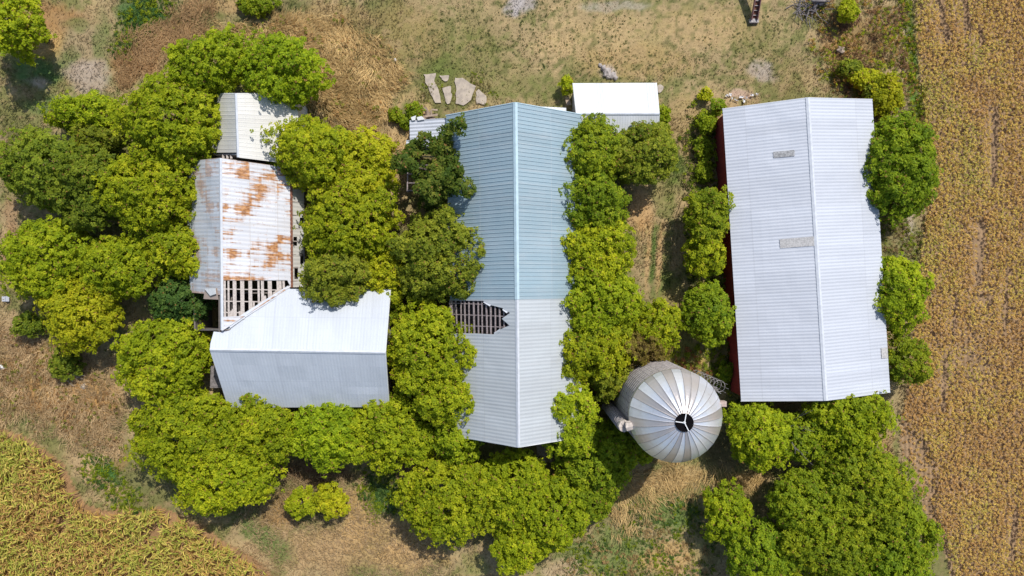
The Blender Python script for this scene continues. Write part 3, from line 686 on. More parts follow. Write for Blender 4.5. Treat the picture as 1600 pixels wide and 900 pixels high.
bm = bmesh.new(); add_beam(bm, p+Z*(RIM-.5)-BD*.05, p+Z*(RIM+.05)-BD*.05, .34, .42); tag(from_bm('pipe_head', bm, plain_mat('faded_paint', (.50, .38, .33), .7, .3), si), 'faded pinkish box head')

# ------------------------------------------------------------------ leaves
def unit(v): return v/np.maximum(np.linalg.norm(v, axis=-1, keepdims=True), 1e-6)
def leaf_quads(p, n, K, L, Wd, rng, elev=(-.25, .45), droop=.22):
    """K diamond leaves radiating from each point p around the axis n"""
    N_ = len(p); t1 = unit(np.cross(n, rng.normal(size=(N_, 3)))); t2 = np.cross(n, t1)
    th = (np.arange(K)[None]/K+rng.random((N_, K))*.7/K+rng.random((N_, 1)))*2*np.pi
    el = rng.uniform(*elev, (N_, K))
    d = (np.cos(th)[..., None]*t1[:, None]+np.sin(th)[..., None]*t2[:, None])*np.cos(el)[..., None]+n[:, None]*np.sin(el)[..., None]
    ln = (L*rng.uniform(.65, 1.25, (N_, K)))[..., None]; wd = (Wd*rng.uniform(.7, 1.2, (N_, K)))[..., None]
    nn = unit(n[:, None]+rng.normal(size=(N_, K, 3))*.45); s = unit(np.cross(d, nn)); st = p[:, None]+d*ln*.12
    mid = p[:, None]+d*ln*.55; tip = p[:, None]+d*ln-n[:, None]*ln*droop
    V = np.stack([st, mid+s*wd*.5, tip, mid-s*wd*.5], 2).reshape(-1, 3)
    return V, np.arange(len(V)).reshape(-1, 4)
PAL = {  # low / mid / high leaf tone of each kind of crown
 'lime':  [(.150, .208, .008), (.305, .362, .011), (.51, .51, .02)],
 'yellow': [(.22, .265, .009), (.405, .415, .013), (.58, .53, .025)],
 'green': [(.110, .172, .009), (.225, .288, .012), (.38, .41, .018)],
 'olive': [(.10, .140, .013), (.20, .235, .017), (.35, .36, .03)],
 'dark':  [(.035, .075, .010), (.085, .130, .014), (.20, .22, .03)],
 'blue':  [(.045, .10, .022), (.085, .155, .028), (.16, .23, .04)],
 'red':   [(.14, .085, .03), (.21, .15, .03), (.26, .23, .03)],
}
def palette(pal, n, rng, w=None):
    a, b, c = (np.array(x) for x in PAL[pal]); t = rng.beta(2.2, 2.4, n)[:, None] if w is None else w[:, None]
    return np.where(t < .5, a+(b-a)*t*2, b+(c-b)*(t*2-1))
def crown(root, cx, cy, zc, rx, ry, rz, pal, seed, dens=9.0, K=9, L=.215, lob=None, name='crown', ragged=0.0):
    rng = np.random.default_rng(seed); R = (rx+ry)/2
    nl = lob or int(np.clip(9+R*R*2.6, 10, 50))
    i = np.arange(nl)+.5; phi = np.arccos(1-1.45*i/nl); th = np.pi*(1+5**.5)*i+rng.random()*6
    D = np.stack([np.cos(th)*np.sin(phi), np.sin(th)*np.sin(phi), np.cos(phi)], 1)+rng.normal(size=(nl, 3))*.16
    D = unit(D)*rng.uniform(.55, .90, (nl, 1))
    D *= 1+ragged*rng.normal(size=(nl, 1))*.35
    C = np.array([cx, cy, zc])+D*np.array([rx, ry, rz])
    r = rng.uniform(.20, .36, nl)*min(R, 2.7)*(1.0 if R > 1.2 else 1.3)*(1-.25*min(ragged, 1)); r = np.clip(r, .26, 1.05)
    pts, nrm = [], []
    for k in range(nl):
        n_ = int(dens*4*np.pi*r[k]**2*1.15)
        d = unit(rng.normal(size=(n_, 3))); rad = r[k]*np.clip(1.04-np.abs(rng.normal(size=n_))*.32, .3, 1.12)
        rad *= 1+(rng.random(n_) < .14)*rng.uniform(.1, .5, n_)
        p = C[k]+d*rad[:, None]*np.array([1, 1, .85]); ok = np.ones(n_, bool)
        for j in range(nl):
            if j != k: ok &= np.linalg.norm((p-C[j])/np.array([1, 1, .85]), axis=1) > r[j]*.74
        ok &= (d[:, 2] > -.75)
        pts.append(p[ok]); nrm.append(d[ok])
    if ragged < .5:                                             # the outer canopy: a lumpy uneven dome of twigs
        ne = int(dens*2*np.pi*R*R*1.25); d = unit(rng.normal(size=(ne*2, 3))); d = d[d[:, 2] > -.5][:ne]; ne = len(d)
        a_ = np.arctan2(d[:, 1], d[:, 0]); u_, v_ = d[:, 0]*R*1.1+seed*5, d[:, 1]*R*1.1+d[:, 2]*R*.8+seed*3
        rho = .95+(fbm(u_, v_, 1.5, 140, 3)-.5)*.5+(vn(u_, v_, 2.1, 142)-.5)*.34+(vn(u_, v_, .42, 141)-.5)*.16+.08*np.sin(2*a_+seed)+.075*np.sin(3*a_+seed*2.3)+.05*np.sin(5*a_+seed*1.7)
        rho *= 1-np.abs(rng.normal(size=ne))*.10; rho *= 1+(rng.random(ne) < .06)*rng.uniform(.02, .16, ne)
        pts.append(np.array([cx, cy, zc])+d*rho[:, None]*np.array([rx, ry, rz])*.97); nrm.append(d)
    # sparse inner foliage that stops see-through
    ni = int(dens*1.6*R*R); d = unit(rng.normal(size=(ni, 3)))*rng.random((ni, 1))**.4*.72
    pts.append(np.array([cx, cy, zc-.12*rz])+d*np.array([rx, ry, rz])); nrm.append(unit(d+np.array([0, 0, .4])))
    p = np.concatenate(pts); n = unit(np.concatenate(nrm)*.6+np.array([0, 0, .75])+rng.normal(size=(len(p), 3))*.22)
    keep = p[:, 2] > .15; p, n = p[keep], n[keep]
    V, F = leaf_quads(p, n, K, L, L*.56, rng)
    patchy = fbm(p[:, 0]+seed*3, p[:, 1]+p[:, 2]*.5, 1.3, 80, 2)
    t = np.clip(rng.beta(2.0, 2.4, len(p))*.75+patchy*.6-.16, 0, 1); t = np.repeat(t, K)
    t = np.clip(t+rng.normal(size=len(t))*.13, 0, 1); c = palette(pal, len(t), rng, t)
    c = c*rng.uniform(1.02, 1.22)*np.array([rng.uniform(.90, 1.04), 1, 1]); odd = rng.random(len(t)) < .02; c[odd] = np.array([.30, .17, .05])
    return mesh_np(name, V, F, M['leaf'], root, c), C
tree_n = [0]
def tree(name, px, py, rx, ry, ztop, pal, label, cat='tree', group=None, **kw):
    """px,py,rx,ry: outline of the crown in the photo; the crown hangs over a real trunk at real height"""
    tree_n[0] += 1; seed = 100+tree_n[0]; rng = random.Random(seed)
    rz = ztop*.42; zc = ztop-rz; f = (H-zc-rz*.3)/H*MPP
    c = P(px, py, zc+rz*.3); R_x, R_y = rx*f*1.03, ry*f*1.03
    root = thing(name, Vector((c.x, c.y, 0)), label, cat, group)
    _, lobes = crown(root, c.x, c.y, zc, R_x, R_y, rz, pal, seed, **kw)
    bm = bmesh.new(); tr = .05+.028*ztop; base = Vector((c.x, c.y, -.15))
    fork = Vector((c.x+rng.uniform(-.2, .2), c.y+rng.uniform(-.2, .2), zc*.55))
    mid = base.lerp(fork, .5)+Vector((rng.uniform(-.1, .1), rng.uniform(-.1, .1), 0))
    add_tube(bm, [base, mid, fork, Vector((c.x, c.y, zc+rz*.3))], [tr*1.25, tr, tr*.85, tr*.3], 8)
    pick = list(range(len(lobes))); rng.shuffle(pick)
    for k in pick[:9]:
        q = Vector(lobes[k]); mm = fork.lerp(q, .5)+Vector((0, 0, .15)); add_tube(bm, [fork-Z*rng.uniform(0, .3), mm, q], [tr*.5, tr*.3, tr*.12], 5)
    from_bm('trunk', bm, M['bark'], root, True)
    return root
GT = 'box elder trees grown up around the barns'
T = lambda *a, **k: tree('broadleaf_tree', *a, group=GT, **k)
B = lambda *a, **k: tree('bush', *a, cat='bush', **k)
# left of the rusty barn, from the top down
T(328, 98, 64, 50, 6.4, 'lime', 'wide lime tree behind the back gable of the cream barn')
T(437, 106, 64, 58, 6.6, 'lime', 'lime tree beside the dry grass, shading the cream barn roof')
T(262, 185, 80, 80, 6.8, 'lime', 'large lime tree left of the cream barn roof')
T(62, 262, 72, 56, 6.0, 'olive', 'dull green tree at the left frame edge above the brown weeds')
T(128, 292, 60, 62, 6.0, 'olive', 'dull green tree left of the round bright tree by the rusty barn')
T(226, 298, 78, 64, 6.3, 'lime', 'round bright tree touching the upper left eave of the rusty barn')
T(60, 402, 68, 64, 5.6, 'lime', 'bright tree at the left frame edge above the dry weed slope')
T(185, 418, 62, 48, 5.2, 'lime', 'lime tree below the dark gap left of the rusty barn')
T(275, 393, 49, 44, 5.0, 'lime', 'small round lime tree touching the lower left eave of the rusty barn')
T(118, 488, 62, 60, 5.0, 'yellow', 'yellowish tree standing over its dark shadow on the dry weeds')
T(276, 470, 52, 32, 4.0, 'blue', 'dark bluish green tree below the corner of the rusty barn')
T(250, 565, 80, 66, 5.6, 'lime', 'broad lime tree at the left gable of the silver barn')
T(290, 680, 95, 72, 5.6, 'lime', 'broad lime tree at the lower left, beside the brown weeds')
T(400, 672, 62, 62, 5.2, 'lime', 'lime tree touching the lower left eave of the silver barn')
T(338, 745, 84, 62, 5.2, 'lime', 'lime tree hanging over the corn field edge')
T(508, 680, 62, 56, 5.2, 'lime', 'lime tree below the middle of the silver barn eave')
T(600, 672, 62, 58, 5.0, 'lime', 'lime tree below the right corner of the silver barn')
T(650, 692, 34, 34, 4.2, 'lime', 'small lime tree above the reddish shrub gap by the middle barn')
B(40, 508, 22, 20, 2.0, 'olive', 'low olive bush left of the yellowish tree on the weed slope', group='low bushes in the weeds')
B(98, 570, 22, 22, 1.6, 'olive', 'low olive bush beside the dead branches')
B(470, 788, 24, 25, 2.6, 'yellow', 'yellow bush, left one of a pair on the dry grass', group='two yellow bushes')
B(514, 784, 27, 28, 2.7, 'yellow', 'yellow bush, right one of a pair on the dry grass', group='two yellow bushes')
# between the left barns and the middle barn
T(486, 238, 68, 54, 6.6, 'lime', 'olive lime tree overhanging the right slope of the cream barn')
T(565, 262, 52, 62, 5.4, 'yellow', 'yellow lime tree beside the bare dry strip')
T(545, 345, 76, 72, 6.4, 'lime', 'broad tree shading the holed lower slope of the rusty barn')
T(520, 430, 52, 46, 6.8, 'olive', 'tree reaching over the upper slope of the silver barn')
T(598, 432, 44, 42, 4.6, 'yellow', 'bright tree between the silver barn corner and the middle barn')
T(632, 468, 34, 46, 3.6, 'green', 'green tree in the gap right of the silver barn')
T(677, 560, 80, 82, 6.4, 'lime', 'large round lime tree between the silver barn and the holed roof')
T(702, 622, 56, 42, 6.4, 'lime', 'lower lime tree overlapping the white back roof of the middle barn')
T(716, 686, 40, 34, 5.4, 'lime', 'small lime tree at the back left corner of the middle barn')
T(686, 262, 54, 66, 7.4, 'dark', 'ragged dark tree rising beside the blue roof', ragged=1.0, L=.25, dens=9, lob=30)
T(693, 398, 76, 78, 6.8, 'olive', 'olive tree spreading over the blue roof edge', ragged=.2)
B(655, 640, 26, 24, 1.5, 'red', 'reddish brown shrub in the gap left of the middle barn')
# front left of the middle barn, below
T(705, 782, 88, 66, 5.4, 'lime', 'broad lime tree standing alone below the middle barn, left half of the clump')
T(800, 768, 66, 58, 5.2, 'lime', 'lime tree just below the back gable of the middle barn')
T(866, 806, 52, 58, 5.0, 'lime', 'lime tree at the edge of the deep silo shade')
T(812, 852, 48, 46, 4.6, 'lime', 'low lime tree at the bottom of the middle clump')
# between the middle barn and the alley
T(924, 236, 54, 52, 6.0, 'green', 'green tree between the blue roof and the lower slope of the shed')
T(1006, 238, 52, 54, 5.4, 'olive', 'olive tree at the right corner of the white shed')
T(924, 314, 58, 54, 6.2, 'green', 'deep green tree right of the blue roof, below the shed trees')
T(930, 392, 66, 58, 6.0, 'lime', 'lime tree right of the blue roof beside the wheel tracks')
T(930, 470, 72, 58, 6.0, 'lime', 'lime tree beside the change from blue to white roof')
T(916, 542, 66, 56, 6.0, 'lime', 'lime tree right of the white back roof, above the silo chute')
T(1026, 512, 38, 46, 4.6, 'lime', 'small lime tree in the alley above the silo')
B(1000, 546, 50, 24, 4.8, 'red', 'reddish and green bush against the top of the silo wall')
B(956, 590, 32, 38, 4.8, 'olive', 'olive bush wrapped around the left wall of the silo')
T(885, 654, 45, 64, 6.2, 'lime', 'narrow lime tree overhanging the lower right edge of the white back roof')
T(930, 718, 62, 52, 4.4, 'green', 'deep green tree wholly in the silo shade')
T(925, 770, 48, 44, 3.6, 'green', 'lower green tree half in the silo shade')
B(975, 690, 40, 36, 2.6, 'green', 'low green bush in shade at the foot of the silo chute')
B(1007, 712, 14, 14, 2.4, 'lime', 'tiny lime bush in the sun beside the lower silo edge')
# along the alley side of the red barn
B(1122, 166, 12, 12, 1.8, 'green', 'green shrub at the front left corner of the red barn')
B(1104, 192, 14, 17, 1.4, 'lime', 'lime shrub by the front of the red wall')
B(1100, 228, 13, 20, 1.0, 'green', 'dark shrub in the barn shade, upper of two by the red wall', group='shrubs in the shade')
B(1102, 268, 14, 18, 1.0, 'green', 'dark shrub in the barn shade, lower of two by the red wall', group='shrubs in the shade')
B(1103, 147, 9, 8, .9, 'yellow', 'little yellow plant by itself in front of the red barn')
T(1112, 338, 38, 48, 4.6, 'green', 'upper tree of the three against the red wall')
T(1102, 400, 30, 34, 4.2, 'lime', 'middle tree of the three against the red wall, the smallest')
T(1112, 488, 40, 50, 4.6, 'green', 'lower tree of the three against the red wall')
B(1135, 580, 12, 16, 1.4, 'green', 'low shrub between the silo and the red wall')
# field side of the red barn
T(1412, 262, 60, 78, 5.4, 'green', 'largest tree on the field side of the red barn', L=.23)
B(1392, 205, 24, 20, 2.4, 'lime', 'lime bush at the field side corner of the red barn')
T(1410, 458, 44, 58, 5.0, 'lime', 'middle tree on the field side of the red barn')
T(1421, 563, 32, 40, 4.2, 'green', 'smallest tree on the field side of the red barn')
# lower right
T(1190, 682, 52, 50, 5.2, 'lime', 'lime tree between the silo dome and the back gable of the red barn')
T(1330, 658, 68, 52, 5.4, 'lime', 'tree touching the back eave of the red barn')
T(1250, 688, 42, 36, 4.4, 'green', 'small tree in the gap behind the red barn gable')
T(1284, 796, 74, 62, 5.8, 'green', 'broad green tree, upper left of the big lower right clump')
T(1352, 772, 76, 76, 6.2, 'green', 'broad green tree in the clump beside the bare crop rows')
T(1404, 842, 68, 66, 5.6, 'green', 'green tree at the field end of the big clump')
T(1300, 860, 84, 58, 5.8, 'green', 'green tree at the bottom frame edge inside the big clump')
T(1198, 868, 62, 44, 4.8, 'green', 'green tree at the bottom edge, nearest the pale sapling')
T(1140, 806, 38, 46, 3.6, 'lime', 'pale green sapling standing apart on the dry grass')
T(1385, 895, 70, 50, 5.6, 'green', 'green tree cut by the bottom edge beside the crop rows')
# top corners and yard
T(12, 30, 42, 52, 6.0, 'lime', 'tree cut off by the top left corner of the frame')
T(130, 178, 62, 28, 4.0, 'lime', 'low lime tree below the broken concrete at the upper left')
T(150, 215, 44, 26, 4.2, 'olive', 'low dull tree left of the large tree by the cream barn')
B(1328, 14, 16, 20, 1.8, 'yellow', 'bright yellow bush beside the log pile')
B(1352, 122, 26, 14, 1.3, 'yellow', 'yellow flecked bush above the front gable of the red barn')
B(1330, 106, 18, 14, 1.4, 'olive', 'olive bush in the weeds above the red barn')
B(1388, 152, 22, 34, 1.8, 'yellow', 'tall yellow flecked bush by the grassy field edge')
B(1365, 140, 18, 16, 1.2, 'olive', 'small olive bush among the yellow flecked bushes')
B(886, 133, 9, 13, 1.6, 'lime', 'small lime shrub by the left wall of the shed')
B(1037, 180, 10, 15, 1.4, 'lime', 'small lime shrub by the right wall of the shed')
B(646, 172, 13, 12, 1.2, 'green', 'green bush with yellow tips beside the broken boards')
B(618, 178, 9, 10, .8, 'green', 'little green plant left of the broken boards')
B(632, 190, 10, 9, .8, 'green', 'little green plant at the corner of the lean-to')
B(400, 6, 30, 12, 1.0, 'green', 'low green bush on the top edge among dry grass')

# ------------------------------------------------------------------ grass, weeds and crops (uncountable)
def scatter_poly(poly, dens, rng, pad=0):
    xs = [p[0] for p in poly]; ys = [p[1] for p in poly]; a = (max(xs)-min(xs))*(max(ys)-min(ys))*MPP*MPP
    x0, x1, y0, y1 = min(xs)-25, max(xs)+25, min(ys)-25, max(ys)+25; n = int((x1-x0)*(y1-y0)*MPP*MPP*dens); x = rng.uniform(x0, x1, n); y = rng.uniform(y0, y1, n); k = in_poly(x+(fbm(x, y, 26, 130)-.5)*60+rng.normal(size=len(x))*5, y+(fbm(x, y, 26, 131)-.5)*60+rng.normal(size=len(x))*5, poly)
    return x[k], y[k]
def world_xy(x, y): return np.stack([(x-800)*MPP, (450-y)*MPP], 1)
def blades(x, y, length, width, dirang, tilt, cols, rng, z0=0.0, curl=.5):
    """two-segment bent blades"""
    n = len(x); b = np.concatenate([world_xy(x, y), np.full((n, 1), z0)], 1)
    d = np.stack([np.cos(dirang), np.sin(dirang), np.zeros(n)], 1); s = np.stack([-np.sin(dirang), np.cos(dirang), np.zeros(n)], 1)
    up = np.array([0, 0, 1.]); L = length[:, None]
    m = b+(d*np.sin(tilt)[:, None]+up*np.cos(tilt)[:, None])*L*.55
    t2 = tilt+curl; t = m+(d*np.sin(t2)[:, None]+up*np.cos(t2)[:, None])*L*.45
    t[:, 2] = np.maximum(t[:, 2], .02); w = (np.asarray(width)*np.ones(n))[:, None]
    V = np.stack([b-s*w*.5, b+s*w*.5, m+s*w*.45, m-s*w*.45, t+s*w*.08, t-s*w*.08], 1).reshape(-1, 3)
    i = np.arange(n)[:, None]*6
    F = np.concatenate([i+np.array([[0, 1, 2, 3]]), i+np.array([[3, 2, 4, 5]])], 1).reshape(-1, 4)
    return V, F, np.repeat(cols, 2, 0)
rng = np.random.default_rng(77)
# short grass everywhere except crops
n = 190000; x = rng.uniform(-60, 1460, n); y = rng.uniform(-40, 940, n)
k = ~in_poly(x, y, SOY) & ~in_poly(x, y, CORN); x, y = x[k], y[k]
dn = fbm(x, y, 26, 40); k = rng.random(len(x)) < .35+.9*ss(.35, .65, dn); x, y = x[k], y[k]
mown = (1-ss(150, 200, y))*ss(600, 660, x)*(1-ss(1250, 1300, x))
c = cover(x, y)*rng.uniform(.72, 1.3, (len(x), 1))
ln = rng.uniform(.14, .36, len(x))*(1-.62*mown)*(.6+.9*fbm(x, y, 60, 41))
V, F, C_ = blades(x, y, ln, .05, rng.uniform(0, 6.28, len(x)), rng.uniform(.2, 1.1, len(x)), c, rng)
tag(mesh_np('grass', V, F, M['blade'], None, C_), 'short dry grass and weeds covering the yard and the ground between trees', 'grass', kind='stuff')
# tall golden grass, combed by the wind
def tall(poly, dens, base, hi, ang, name, label, L=(.55, 1.0), spread=.5):
    x, y = scatter_poly(poly, dens, rng); a = math.radians(ang)+(fbm(x, y, 42, 90, 4)-.5)*5.0+rng.normal(size=len(x))*spread*.9
    q = fbm(x, y, 24, 91, 3); keep = rng.random(len(x)) < ss(.22, .5, q)+.25; x, y, a, q = x[keep], y[keep], a[keep], q[keep]
    t = np.clip(q*1.4-.2+rng.normal(size=len(x))*.22, 0, 1)[:, None]; c = (np.array(s2l(*base))*(1-t)+np.array(s2l(*hi))*t)*rng.uniform(.75, 1.2, (len(x), 1))
    V, F, C_ = blades(x, y, rng.uniform(*L, len(x)), .036, a, rng.uniform(.55, 1.15, len(x)), c, rng, curl=.45)
    return tag(mesh_np(name, V, F, M['blade'], None, C_), label, 'grass', kind='stuff')
tall(TALLGRASS, 190, (168, 138, 88), (238, 208, 148), -40, 'tall_grass', 'tall golden dry grass combed over beside the cream barn')
tall([(-60, 500), (60, 540), (170, 560), (200, 620), (200, 700), (160, 712), (80, 670), (-60, 640)], 110, (154, 128, 90), (222, 192, 146), -20, 'dry_weeds', 'dry brown weeds on the slope above the corn field', (.4, .8), .9)
tall([(400, 780), (450, 740), (560, 760), (600, 800), (700, 870), (640, 930), (430, 930), (380, 850)], 55, (146, 122, 86), (212, 182, 138), 60, 'dry_stalks', 'dry straw coloured grass around the pair of yellow bushes', (.3, .6), .9)
tall([(985, 730), (1080, 710), (1110, 735), (1190, 735), (1195, 760), (1090, 765), (1010, 800), (965, 840), (960, 800)], 60, (160, 132, 84), (222, 192, 134), -75, 'straw_grass', 'long straw coloured grass below the silo', (.45, .85), .6)
tall([(195, 60), (250, 20), (330, 10), (345, 45), (270, 70), (230, 120), (190, 135)], 120, (156, 124, 86), (212, 176, 128), 35, 'brown_weeds', 'brown matted weeds at the upper left', (.5, .9), .7)
def low_weeds(poly, dens, pal, name, label, h=(.1, .5), L=.14, K=7, clump=.5):
    x, y = scatter_poly(poly, dens, rng); q = fbm(x, y, 20, 95, 3); k = q > clump-.08; x, y, q = x[k], y[k], q[k]
    p = np.concatenate([world_xy(x, y), rng.uniform(*h, (len(x), 1))*np.clip((q[:, None]-.3)*2.4, .3, 1.3)], 1); nn = unit(np.array([0, 0, 1.])+rng.normal(size=p.shape)*.35)
    V, F = leaf_quads(p, nn, K, L, L*.5, rng); names = list(pal); ch = (fbm(x, y, 14, 97, 2)*1.6-.3+rng.normal(size=len(x))*.12)
    ch = np.clip(ch*len(names), 0, len(names)-1).astype(int); cc = np.zeros((len(x), 3))
    for i, nm in enumerate(names):
        m_ = ch == i; cc[m_] = palette(nm, int(m_.sum()), rng) if isinstance(nm, str) else np.array(s2l(*nm))*rng.uniform(.65, 1.25, (int(m_.sum()), 1))
    cc = np.repeat(cc, K, 0)*rng.uniform(.8, 1.2, (len(x)*K, 1))
    return tag(mesh_np(name, V, F, M['leaf'], None, cc), label, 'weeds', kind='stuff')
low_weeds(WEEDS_E, 34, [(128, 94, 70), (150, 116, 76), 'olive', (176, 138, 70), 'lime'], 'weeds', 'tangle of brown and yellow weeds between the yard and the bean field', (.1, .9), clump=.42)
low_weeds([(183, 20), (205, -20), (275, -20), (268, 20), (238, 60), (200, 85), (184, 80)], 60, ['green', 'blue', 'green'], 'ground_ivy', 'dark green creeping leaves at the upper left', (.1, .4), clump=.3)
low_weeds([(120, 706), (150, 700), (190, 745), (232, 770), (225, 800), (190, 790), (150, 760)], 50, ['blue', 'green', 'green'], 'green_weeds', 'green weeds between the corn and the brown weeds', (.1, .5), clump=.35)
low_weeds([(655, 128), (750, 118), (770, 160), (660, 172)], 30, ['green', (128, 118, 70)], 'slab_weeds', 'green weeds in the joints of the broken concrete slabs', (.03, .12), .1, clump=.5)
low_weeds([(690, 10), (1210, -10), (1230, 100), (1060, 145), (900, 120), (760, 130), (660, 120), (640, 60)], 6, [(92, 100, 52), (108, 110, 60), (84, 96, 50)], 'tufts', 'small dark green tufts dotted over the mown yard', (.02, .09), .11, 6, clump=.36)
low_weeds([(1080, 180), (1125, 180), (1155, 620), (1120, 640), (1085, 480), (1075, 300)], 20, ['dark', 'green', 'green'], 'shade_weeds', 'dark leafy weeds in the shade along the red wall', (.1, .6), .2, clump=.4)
low_weeds([(960, 540), (1080, 530), (1110, 590), (1080, 600), (960, 640), (930, 620)], 24, ['olive', (150, 104, 66), 'green'], 'silo_weeds', 'reddish and green weeds around the silo foot', (.1, 1.0), .17, clump=.4)
low_weeds([(1405, -20), (1422, -20), (1444, 200), (1430, 200), (1415, 100)], 70, ['lime', 'green'], 'verge', 'bright green grassy strip along the bean field', (.03, .25), .14, clump=.33)
low_weeds([(1370, 330), (1440, 330), (1432, 410), (1380, 400)], 30, ['olive', (158, 134, 92), 'green'], 'verge_weeds', 'thin weeds between the trees on the field side', (.05, .4), clump=.4)
low_weeds([(1010, 790), (1090, 770), (1110, 830), (1130, 930), (860, 930), (890, 850)], 26, ['green', 'blue', (176, 146, 96)], 'meadow', 'green and straw meadow at the bottom of the picture', (.03, .2), .15, clump=.45)
low_weeds([(560, 745), (625, 740), (622, 800), (575, 800)], 50, ['green', 'blue'], 'green_patch', 'green weedy patch in the gap between the lower trees', (.05, .3), clump=.35)
low_weeds(TALLGRASS, 12, ['olive', (190, 150, 96), (140, 108, 70), 'olive'], 'grass_weeds', 'olive weeds growing through the tall golden grass', (.3, .8), .16, 6, clump=.5)
low_weeds([(-40, 500), (60, 540), (170, 560), (200, 620), (200, 700), (80, 670), (-40, 640)], 10, ['olive', (170, 134, 90), (150, 116, 76), 'olive'], 'slope_weeds', 'olive weeds growing through the dry brown slope', (.2, .6), .15, 6, clump=.5)
# beans: rows running up the picture
xs = np.arange(1400, 1830, 7.4); px_, py_ = [], []
for xr in xs:
    yy = np.arange(-160, 1060, 1.25); yy = yy+rng.normal(size=len(yy))*.9; px_.append(xr+rng.normal(size=len(yy))*2.4+8*np.sin(yy/400)); py_.append(yy)
x = np.concatenate(px_); y = np.concatenate(py_)
k = in_poly(x, y, SOY); x, y = x[k], y[k]
thin = fbm(x, y, 34, 110); stub = in_poly(x, y, BARE)
gaps = np.zeros(len(x), bool)
for (gx0, gy0, gx1, gy1, w) in ((1466, -10, 1481, 60, 5), (1506, -10, 1515, 45, 5), (1575, 420, 1570, 520, 3.5), (1478, 560, 1474, 640, 3.5), (1530, 40, 1534, 66, 3), (1556, 170, 1553, 290, 5), (1534, 352, 1531, 412, 6), (1529, 410, 1530, 445, 4), (1588, 800, 1581, 872, 5), (1494, 460, 1490, 520, 2.5), (1420, 10, 1447, 220, 3.5)):
    t = np.clip(((x-gx0)*(gx1-gx0)+(y-gy0)*(gy1-gy0))/((gx1-gx0)**2+(gy1-gy0)**2), 0, 1); gaps |= np.hypot(x-gx0-t*(gx1-gx0), y-gy0-t*(gy1-gy0)) < w*(.7+.7*vn(x, y, 5, 111))
sp = np.exp(-((x-1540)/16)**2-((y-464)/13)**2)+.8*np.exp(-((x-1520)/40)**2-((y-560)/45)**2)
k = (~gaps) & (rng.random(len(x)) > .14+.6*np.clip(sp, 0, 1)) & ~(stub & (rng.random(len(x)) > .28)); x, y, stub = x[k], y[k], stub[k]
hgt = rng.uniform(.3, .68, len(x))*np.where(stub, .4, 1)
p = np.concatenate([world_xy(x, y)*((H-hgt)/H)[:, None], hgt[:, None]], 1); nn = unit(np.array([0, 0, 1.])+rng.normal(size=p.shape)*.35); K = 9
V, F = leaf_quads(p, nn, K, .12, .07, rng, (-.55, .45), .25)
q = fbm(x, y, 60, 112)*.75+fbm(x, y, 12, 113, 2)*.25+.10*np.clip((250-y)/400, -1, 1)-.05*np.clip((x-1480)/100, -1, 1); t = np.repeat(q, K)+rng.normal(size=len(x)*K)*.13
cb_, cy_, cg_ = np.array(s2l(186, 147, 90)), np.array(s2l(214, 184, 92)), np.array(s2l(170, 164, 84))
t = t[:, None]; c = np.where(t < .41, cb_*(.7+.6*rng.random((len(t), 1))), np.where(t < .60, cb_+(cy_-cb_)*np.clip((t-.41)/.12, 0, 1), cy_+(cg_-cy_)*np.clip((t-.60)/.1, 0, 1)))
c = c*1.1*rng.uniform(.84, 1.12, (len(c), 1))
tag(mesh_np('bean_field', V, F, M['crop'], None, c), 'golden brown bean crop in rows filling the right side', 'bean field', kind='stuff')
# corn: bent drying leaves
rows = []; th = math.radians(38); rd = np.array([math.cos(th), -math.sin(th)]); rp = np.array([math.sin(th), math.cos(th)])
A_, B_ = np.meshgrid(np.arange(-900, 900, 11.5), np.arange(-900, 900, 3.6), indexing='ij')
x = (150+rp[0]*A_+rd[0]*B_).ravel(); y = (830+rp[1]*A_+rd[1]*B_).ravel(); x = x+rng.normal(size=len(x))*2.6; y = y+rng.normal(size=len(y))*2.6
k = in_poly(x, y, CORN) & (x > -260) & (y < 1080) & (rng.random(len(x)) > .12+.5*(fbm(x, y, 28, 120) < .33)); x, y = x[k], y[k]
nP = len(x); K = 9; X_ = np.repeat(x, K); Y_ = np.repeat(y, K); n = nP*K; lev = np.tile(np.arange(K)/K, nP)
ang = np.repeat(rng.uniform(0, 6.28, nP), K)+np.tile(np.arange(K)*math.pi, nP)+rng.normal(size=n)*.5; hz = .45+1.25*lev*np.repeat(rng.uniform(.8, 1.1, nP), K)
b = np.concatenate([world_xy(X_, Y_), hz[:, None]], 1); d = np.stack([np.cos(ang), np.sin(ang), 0*ang], 1); s = np.stack([-np.sin(ang), np.cos(ang), 0*ang], 1)
Ln = rng.uniform(.45, .85, n)*(1.05-.45*lev); el = rng.uniform(.5, 1.1, n); pts = []; cur = b.copy(); SEG = 4
twist = rng.normal(size=n)*.5
for i in range(SEG+1):
    w = .085*(1-(i/SEG)**2)*rng.uniform(.8, 1.1, n)+.006; tw = twist*i/SEG
    ss_ = s*np.cos(tw)[:, None]+np.array([0, 0, 1.])*np.sin(tw)[:, None]
    pts += [cur-ss_*w[:, None]*.5, cur+ss_*w[:, None]*.5]
    e_ = el-i*(1.9/SEG)-.1; cur = cur+(d*np.cos(e_)[:, None]+np.array([0, 0, 1.])*np.sin(e_)[:, None])*(Ln/SEG)[:, None]
V = np.stack(pts, 1).reshape(-1, 3); i = np.arange(n)[:, None]*2*(SEG+1)
F = np.concatenate([i+np.array([[2*j, 2*j+1, 2*j+3, 2*j+2]]) for j in range(SEG)], 1).reshape(-1, 4)
q = .5+np.repeat(fbm(x, y, 40, 121)-.5, K)*.6+rng.normal(size=n)*.17+(.5-lev)*-.12
cA, cB, cC = np.array(s2l(184, 146, 86)), np.array(s2l(212, 190, 98)), np.array(s2l(154, 164, 62))
